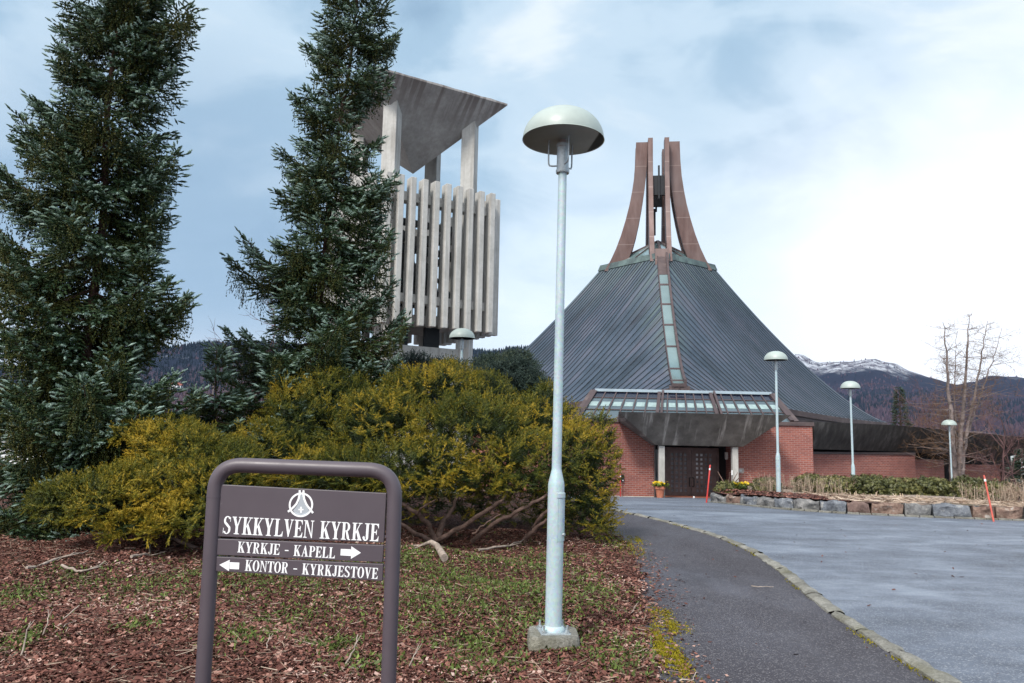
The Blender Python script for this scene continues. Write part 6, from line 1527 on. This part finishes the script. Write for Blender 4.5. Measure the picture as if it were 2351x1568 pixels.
# ================================================================== FAR LAND
class Hill:
    def __init__(s, ridge, vf, D0, D1, pw): s.r = np.array(ridge, float); s.vf, s.D0, s.D1, s.pw = vf, D0, D1, pw
    def pt(s, u, t):
        vr = np.interp(u, s.r[:,0], s.r[:,1]); v = s.vf+(vr-s.vf)*t**s.pw; D = s.D0+(s.D1-s.D0)*t
        d = ray(u, v); return np.array([0,0,EYE])+d*(D/math.hypot(d[0], d[1]))
    def at(s, u, v):
        lo, hi = 0.0, 1.0; vr = np.interp(u, s.r[:,0], s.r[:,1]); t = ((v-s.vf)/(vr-s.vf))**(1/s.pw); return s.pt(u, t)
    def build(s, name, mat, nu, nv, amp, seed):
        lr = np.random.default_rng(seed); us = np.linspace(s.r[0,0], s.r[-1,0], nu); ts = np.linspace(0, 1, nv); A = np.array([[s.pt(u, t) for t in ts] for u in us])
        ph = lr.uniform(0, 6.28, 8); fx = A[...,0]/s.D1*20; fy = A[...,1]/s.D1*20
        b = np.sin(fx*2.1+ph[0]+np.sin(fy*1.7))*.5+np.sin(fx*5.3+ph[1]+fy*3.1)*.28+np.sin(fx*11+ph[2]-fy*7)*.16+np.sin(fx*23+ph[3]+fy*13)*.09
        s.b = amp*b*np.clip(np.minimum(ts/.15, 1), 0, 1)[None,:]*(.25+.75*np.sin(np.pi*np.clip(ts, 0, 1)))[None,:]
        A[...,2] += s.b; s.A = A
        back = A[:,-1]+(A[:,-1]*np.array([1,1,0]))*.25; back[:,2] = -20
        mb = MB(); mb.grid(np.concatenate([A, back[:,None]], 1)); o = mb.build(name, mat, smooth=80); tag(o, kind='structure'); return o
LH = Hill([(-900,880),(-300,860),(0,850),(200,832),(280,821),(350,803),(420,797),(480,789),(540,785),(620,789),(700,797),(800,800),(950,806),(1050,812),(1085,804),(1130,806),(1180,802),(1250,800),(1400,810),(1700,850)], 1085, 320, 1150, .92)
LH.build('wooded_hill', MT['hill'], 220, 60, 9, 4)
RH = Hill([(1500,820),(1700,822),(1800,818),(1835,814),(1862,829),(1885,837),(1915,832),(1950,830),(1985,824),(2010,823),(2035,830),(2060,836),(2085,848),(2110,858),(2140,864),(2165,874),(2200,882),(2235,878),(2265,868),(2300,866),(2351,869),(2450,866),(2600,885),(3000,900)], 1075, 420, 2700, .9)
RH.build('snowy_mountain', MT['mountain'], 260, 80, 28, 5)
def forest(name, H_, n, hs, tfun, seed, u0, u1, lab, pw=1.0):
    lr = np.random.default_rng(seed); P_, S_, T_ = [], [], []
    u = lr.uniform(u0, u1, n); t = lr.uniform(.06, 1.0, n)**pw
    nr = int(n*.14); t[:nr] = lr.uniform(.965, 1.0, nr)
    nu, nv = H_.A.shape[:2]; fu = (u-H_.r[0,0])/(H_.r[-1,0]-H_.r[0,0])*(nu-1); ft = t*(nv-1); iu = np.clip(fu.astype(int), 0, nu-2); it = np.clip(ft.astype(int), 0, nv-2); a = (fu-iu)[:,None]; b = (ft-it)[:,None]
    p = (H_.A[iu,it]*(1-a)+H_.A[iu+1,it]*a)*(1-b)+(H_.A[iu,it+1]*(1-a)+H_.A[iu+1,it+1]*a)*b
    tint, keep = tfun(u, t, lr); p, tint = p[keep], tint[keep]; n = len(p); con = tint < .5
    h = hs*lr.uniform(.6, 1.25, n); w = np.where(con, h*.20, h*.27)
    T = []
    for k in range(5):
        a0, a1 = k*2*math.pi/5, (k+1)*2*math.pi/5; T.append([[math.cos(a0),math.sin(a0),0],[math.cos(a1),math.sin(a1),0],[0,0,1]])
    tc = np.array(T)
    up = np.tile([0.,0.,1.], (n, 1))+lr.normal(size=(n, 3))*.03
    V1 = inst(tc, (p-[0,0,.5])[con], up[con], h[con], w[con]); V2 = inst(tc, (p-[0,0,.5])[~con], up[~con]+lr.normal(size=((~con).sum(), 3))*.12, h[~con]*.75, w[~con])
    A = np.concatenate([np.repeat(tint[con], 15), np.repeat(tint[~con], 15)])
    o = tri_mesh(name, np.concatenate([V1, V2]), MT['forest'], attr=A); tag(o, lab, 'forest', kind='stuff')
def lf(u, t, lr):
    con = lr.random(len(u)) < np.clip((t-.50)*5, .05, .93); tint = np.where(con, lr.uniform(0, .42, len(u)), lr.uniform(.55, 1, len(u)))
    field = (t < .33) & (u > 330) & (u < 560); keep = ~(field & (lr.random(len(u)) < .96)) & ~((t < .25) & (lr.random(len(u)) < .7)); return tint, keep
def rf(u, t, lr):
    con = lr.random(len(u)) < np.where((t > .38) & (t < .72), .8, .22); tint = np.where(con, lr.uniform(0, .42, len(u)), lr.uniform(.55, 1, len(u)))
    keep = lr.random(len(u)) > np.clip((t-.66)*6, 0, .985); return tint, keep
forest('far_forest', LH, 26000, 6.5, lf, 8, -300, 1350, 'dark conifer and bare birch wood covering the left hillside')
forest('far_forest', RH, 34000, 9, rf, 9, 1650, 2600, 'dark mixed wood on the lower slopes of the snowy mountain')
def house(u, v, Hh, w, d, h, lab, roof='redroof', rz=0.0, gable=True, nm='far_house'):
    p = Hh.at(u, v) if Hh is not None else None
    root = empty(nm, p); root.rotation_euler = (0,0,0); tag(root, lab, 'house')
    X = np.array([math.cos(rz), math.sin(rz), 0]); Yv = np.array([-math.sin(rz), math.cos(rz), 0]); Zv = np.array([0,0,1.0]); f = lambda x, y, z: p+X*x+Yv*y+Zv*z
    m = MB(); m.hexa([f(-w/2,-d/2,-2),f(w/2,-d/2,-2),f(w/2,d/2,-2),f(-w/2,d/2,-2)], [f(-w/2,-d/2,h),f(w/2,-d/2,h),f(w/2,d/2,h),f(-w/2,d/2,h)]); m.build('wall', MT['housewhite'], root)
    m = MB(); rh = h+d*.38; m.hexa([f(-w/2-.4,-d/2-.5,h-.1),f(w/2+.4,-d/2-.5,h-.1),f(w/2+.4,d/2+.5,h-.1),f(-w/2-.4,d/2+.5,h-.1)], [f(-w/2-.4,-.05,rh),f(w/2+.4,-.05,rh),f(w/2+.4,.05,rh),f(-w/2-.4,.05,rh)]); r_ = m.build('roof', MT[roof], root)
    if gable:
        m = MB(); m.hexa([f(-w*.16,-d/2-.6,-1),f(w*.16,-d/2-.6,-1),f(w*.16,0,-1),f(-w*.16,0,-1)], [f(-w*.16,-d/2-.6,h+.5),f(w*.16,-d/2-.6,h+.5),f(w*.16,0,h+.5),f(-w*.16,0,h+.5)]); m.add([f(-w*.16,-d/2-.6,h+.5),f(w*.16,-d/2-.6,h+.5),f(0,-d/2-.6,rh+.2)], [[0,1,2]]); m.build('front_gable', MT['housewhite'], root)
        m = MB(); m.add([f(-w*.2,-d/2-.8,h+.3),f(0,-d/2-.8,rh+.45),f(0,0,rh+.45),f(-w*.2,0,h+.3)], [[0,1,2,3]]); m.add([f(w*.2,-d/2-.8,h+.3),f(0,-d/2-.8,rh+.45),f(0,0,rh+.45),f(w*.2,0,h+.3)], [[3,2,1,0]]); m.build('gable_roof', MT[roof], root)
    for k in (-.36,.36) if gable else (-.4,-.2,0,.2,.4):
        m = MB(); m.hexa([f(w*k-.6,-d/2-.06,h*.35),f(w*k+.6,-d/2-.06,h*.35),f(w*k+.6,-d/2+.01,h*.35),f(w*k-.6,-d/2+.01,h*.35)], [f(w*k-.6,-d/2-.06,h*.8),f(w*k+.6,-d/2-.06,h*.8),f(w*k+.6,-d/2+.01,h*.8),f(w*k-.6,-d/2+.01,h*.8)]); m.build('window', MT['darkglass'], root)
    return root
house(405, 895, LH, 10.5, 7.5, 4.4, 'small white house with steep front gable on the left hillside', rz=.1)
house(549, 884, LH, 16, 6, 2.6, 'long low white building on the hillside beside the leaning spruce', roof='whitetrim', gable=False)
def near_house(u, v, Y, w, d, h, lab, mat, roofm):
    p = P(u, v, Y); p[2] = float(zg(Y))-.1; root = empty('white_house' if mat == 'housewhite' else 'slate_building', p); tag(root, lab, 'house')
    m = MB(); x0, x1 = p[0]-w/2, p[0]+w/2; m.hexa([(x0,Y,p[2]),(x1,Y,p[2]),(x1,Y+d,p[2]),(x0,Y+d,p[2])], [(x0,Y,h),(x1,Y,h),(x1,Y+d,h),(x0,Y+d,h)]); m.build('wall', MT[mat], root)
    m = MB(); m.hexa([(x0-.4,Y-.4,h),(x1+.4,Y-.4,h),(x1+.4,Y+d+.4,h),(x0-.4,Y+d+.4,h)], [(x0-.4,Y+d/2-.05,h+d*.3),(x1+.4,Y+d/2-.05,h+d*.3),(x1+.4,Y+d/2+.05,h+d*.3),(x0-.4,Y+d/2+.05,h+d*.3)]); m.build('roof', MT[roofm], root)
    for k in (-.3, 0, .3):
        m = MB(); m.box((p[0]+w*k, Y-.03, p[2]+(h-p[2])*.55), (w*.12,.08,(h-p[2])*.32)); wn = m.build('window', MT['darkglass'], root)
near_house(45, 950, 60, 5, 4, 2.9, 'white house glimpsed between the branches of the left spruce', 'housewhite', 'greyslate')
near_house(2450, 1075, 56, 9.0, 5, .0, 'pale slate clad building just past the right end of the brick wing', 'greyslate', 'greyslate')
def pole(u, vt, vb, D, lab):
    b = P(u, vb, D); t = P(u, vt, D); root = empty('utility_pole', b); tag(root, lab, 'utility pole', None); m = MB(); m.tube([b-(0,0,3), t], .14, 6); m.build('post', MT['greywood'], root)
    m = MB(); m.box((t[0], D, t[2]-.6), (1.8,.12,.12)); m.build('crossarm', MT['greywood'], root)
pole(483, 925, 1000, 90, 'utility pole standing in the gap between the left spruces below the hill')
pole(490, 879, 897, 330, 'thin distant utility pole right of the small white hillside house')

# ================================================================== AIR
def haze():
    m = bpy.data.materials.new('valley_air'); m.use_nodes = True; nt = m.node_tree; nt.nodes.clear()
    o = nt.nodes.new('ShaderNodeOutputMaterial'); v = nt.nodes.new('ShaderNodeVolumePrincipled')
    v.inputs['Color'].default_value = (.45,.60,.98,1); v.inputs['Density'].default_value = 4.2e-5; v.inputs['Anisotropy'].default_value = .0
    nt.links.new(v.outputs[0], o.inputs['Volume'])
    mb = MB(); mb.hexa([(-4600,-300,-60),(4600,-300,-60),(4600,4600,-60),(-4600,4600,-60)], [(-4600,-300,440),(4600,-300,440),(4600,4600,440),(-4600,4600,440)])
    tag(mb.build('haze', m), 'thin bluish valley air between the church and the hills', 'haze', kind='stuff')
haze()
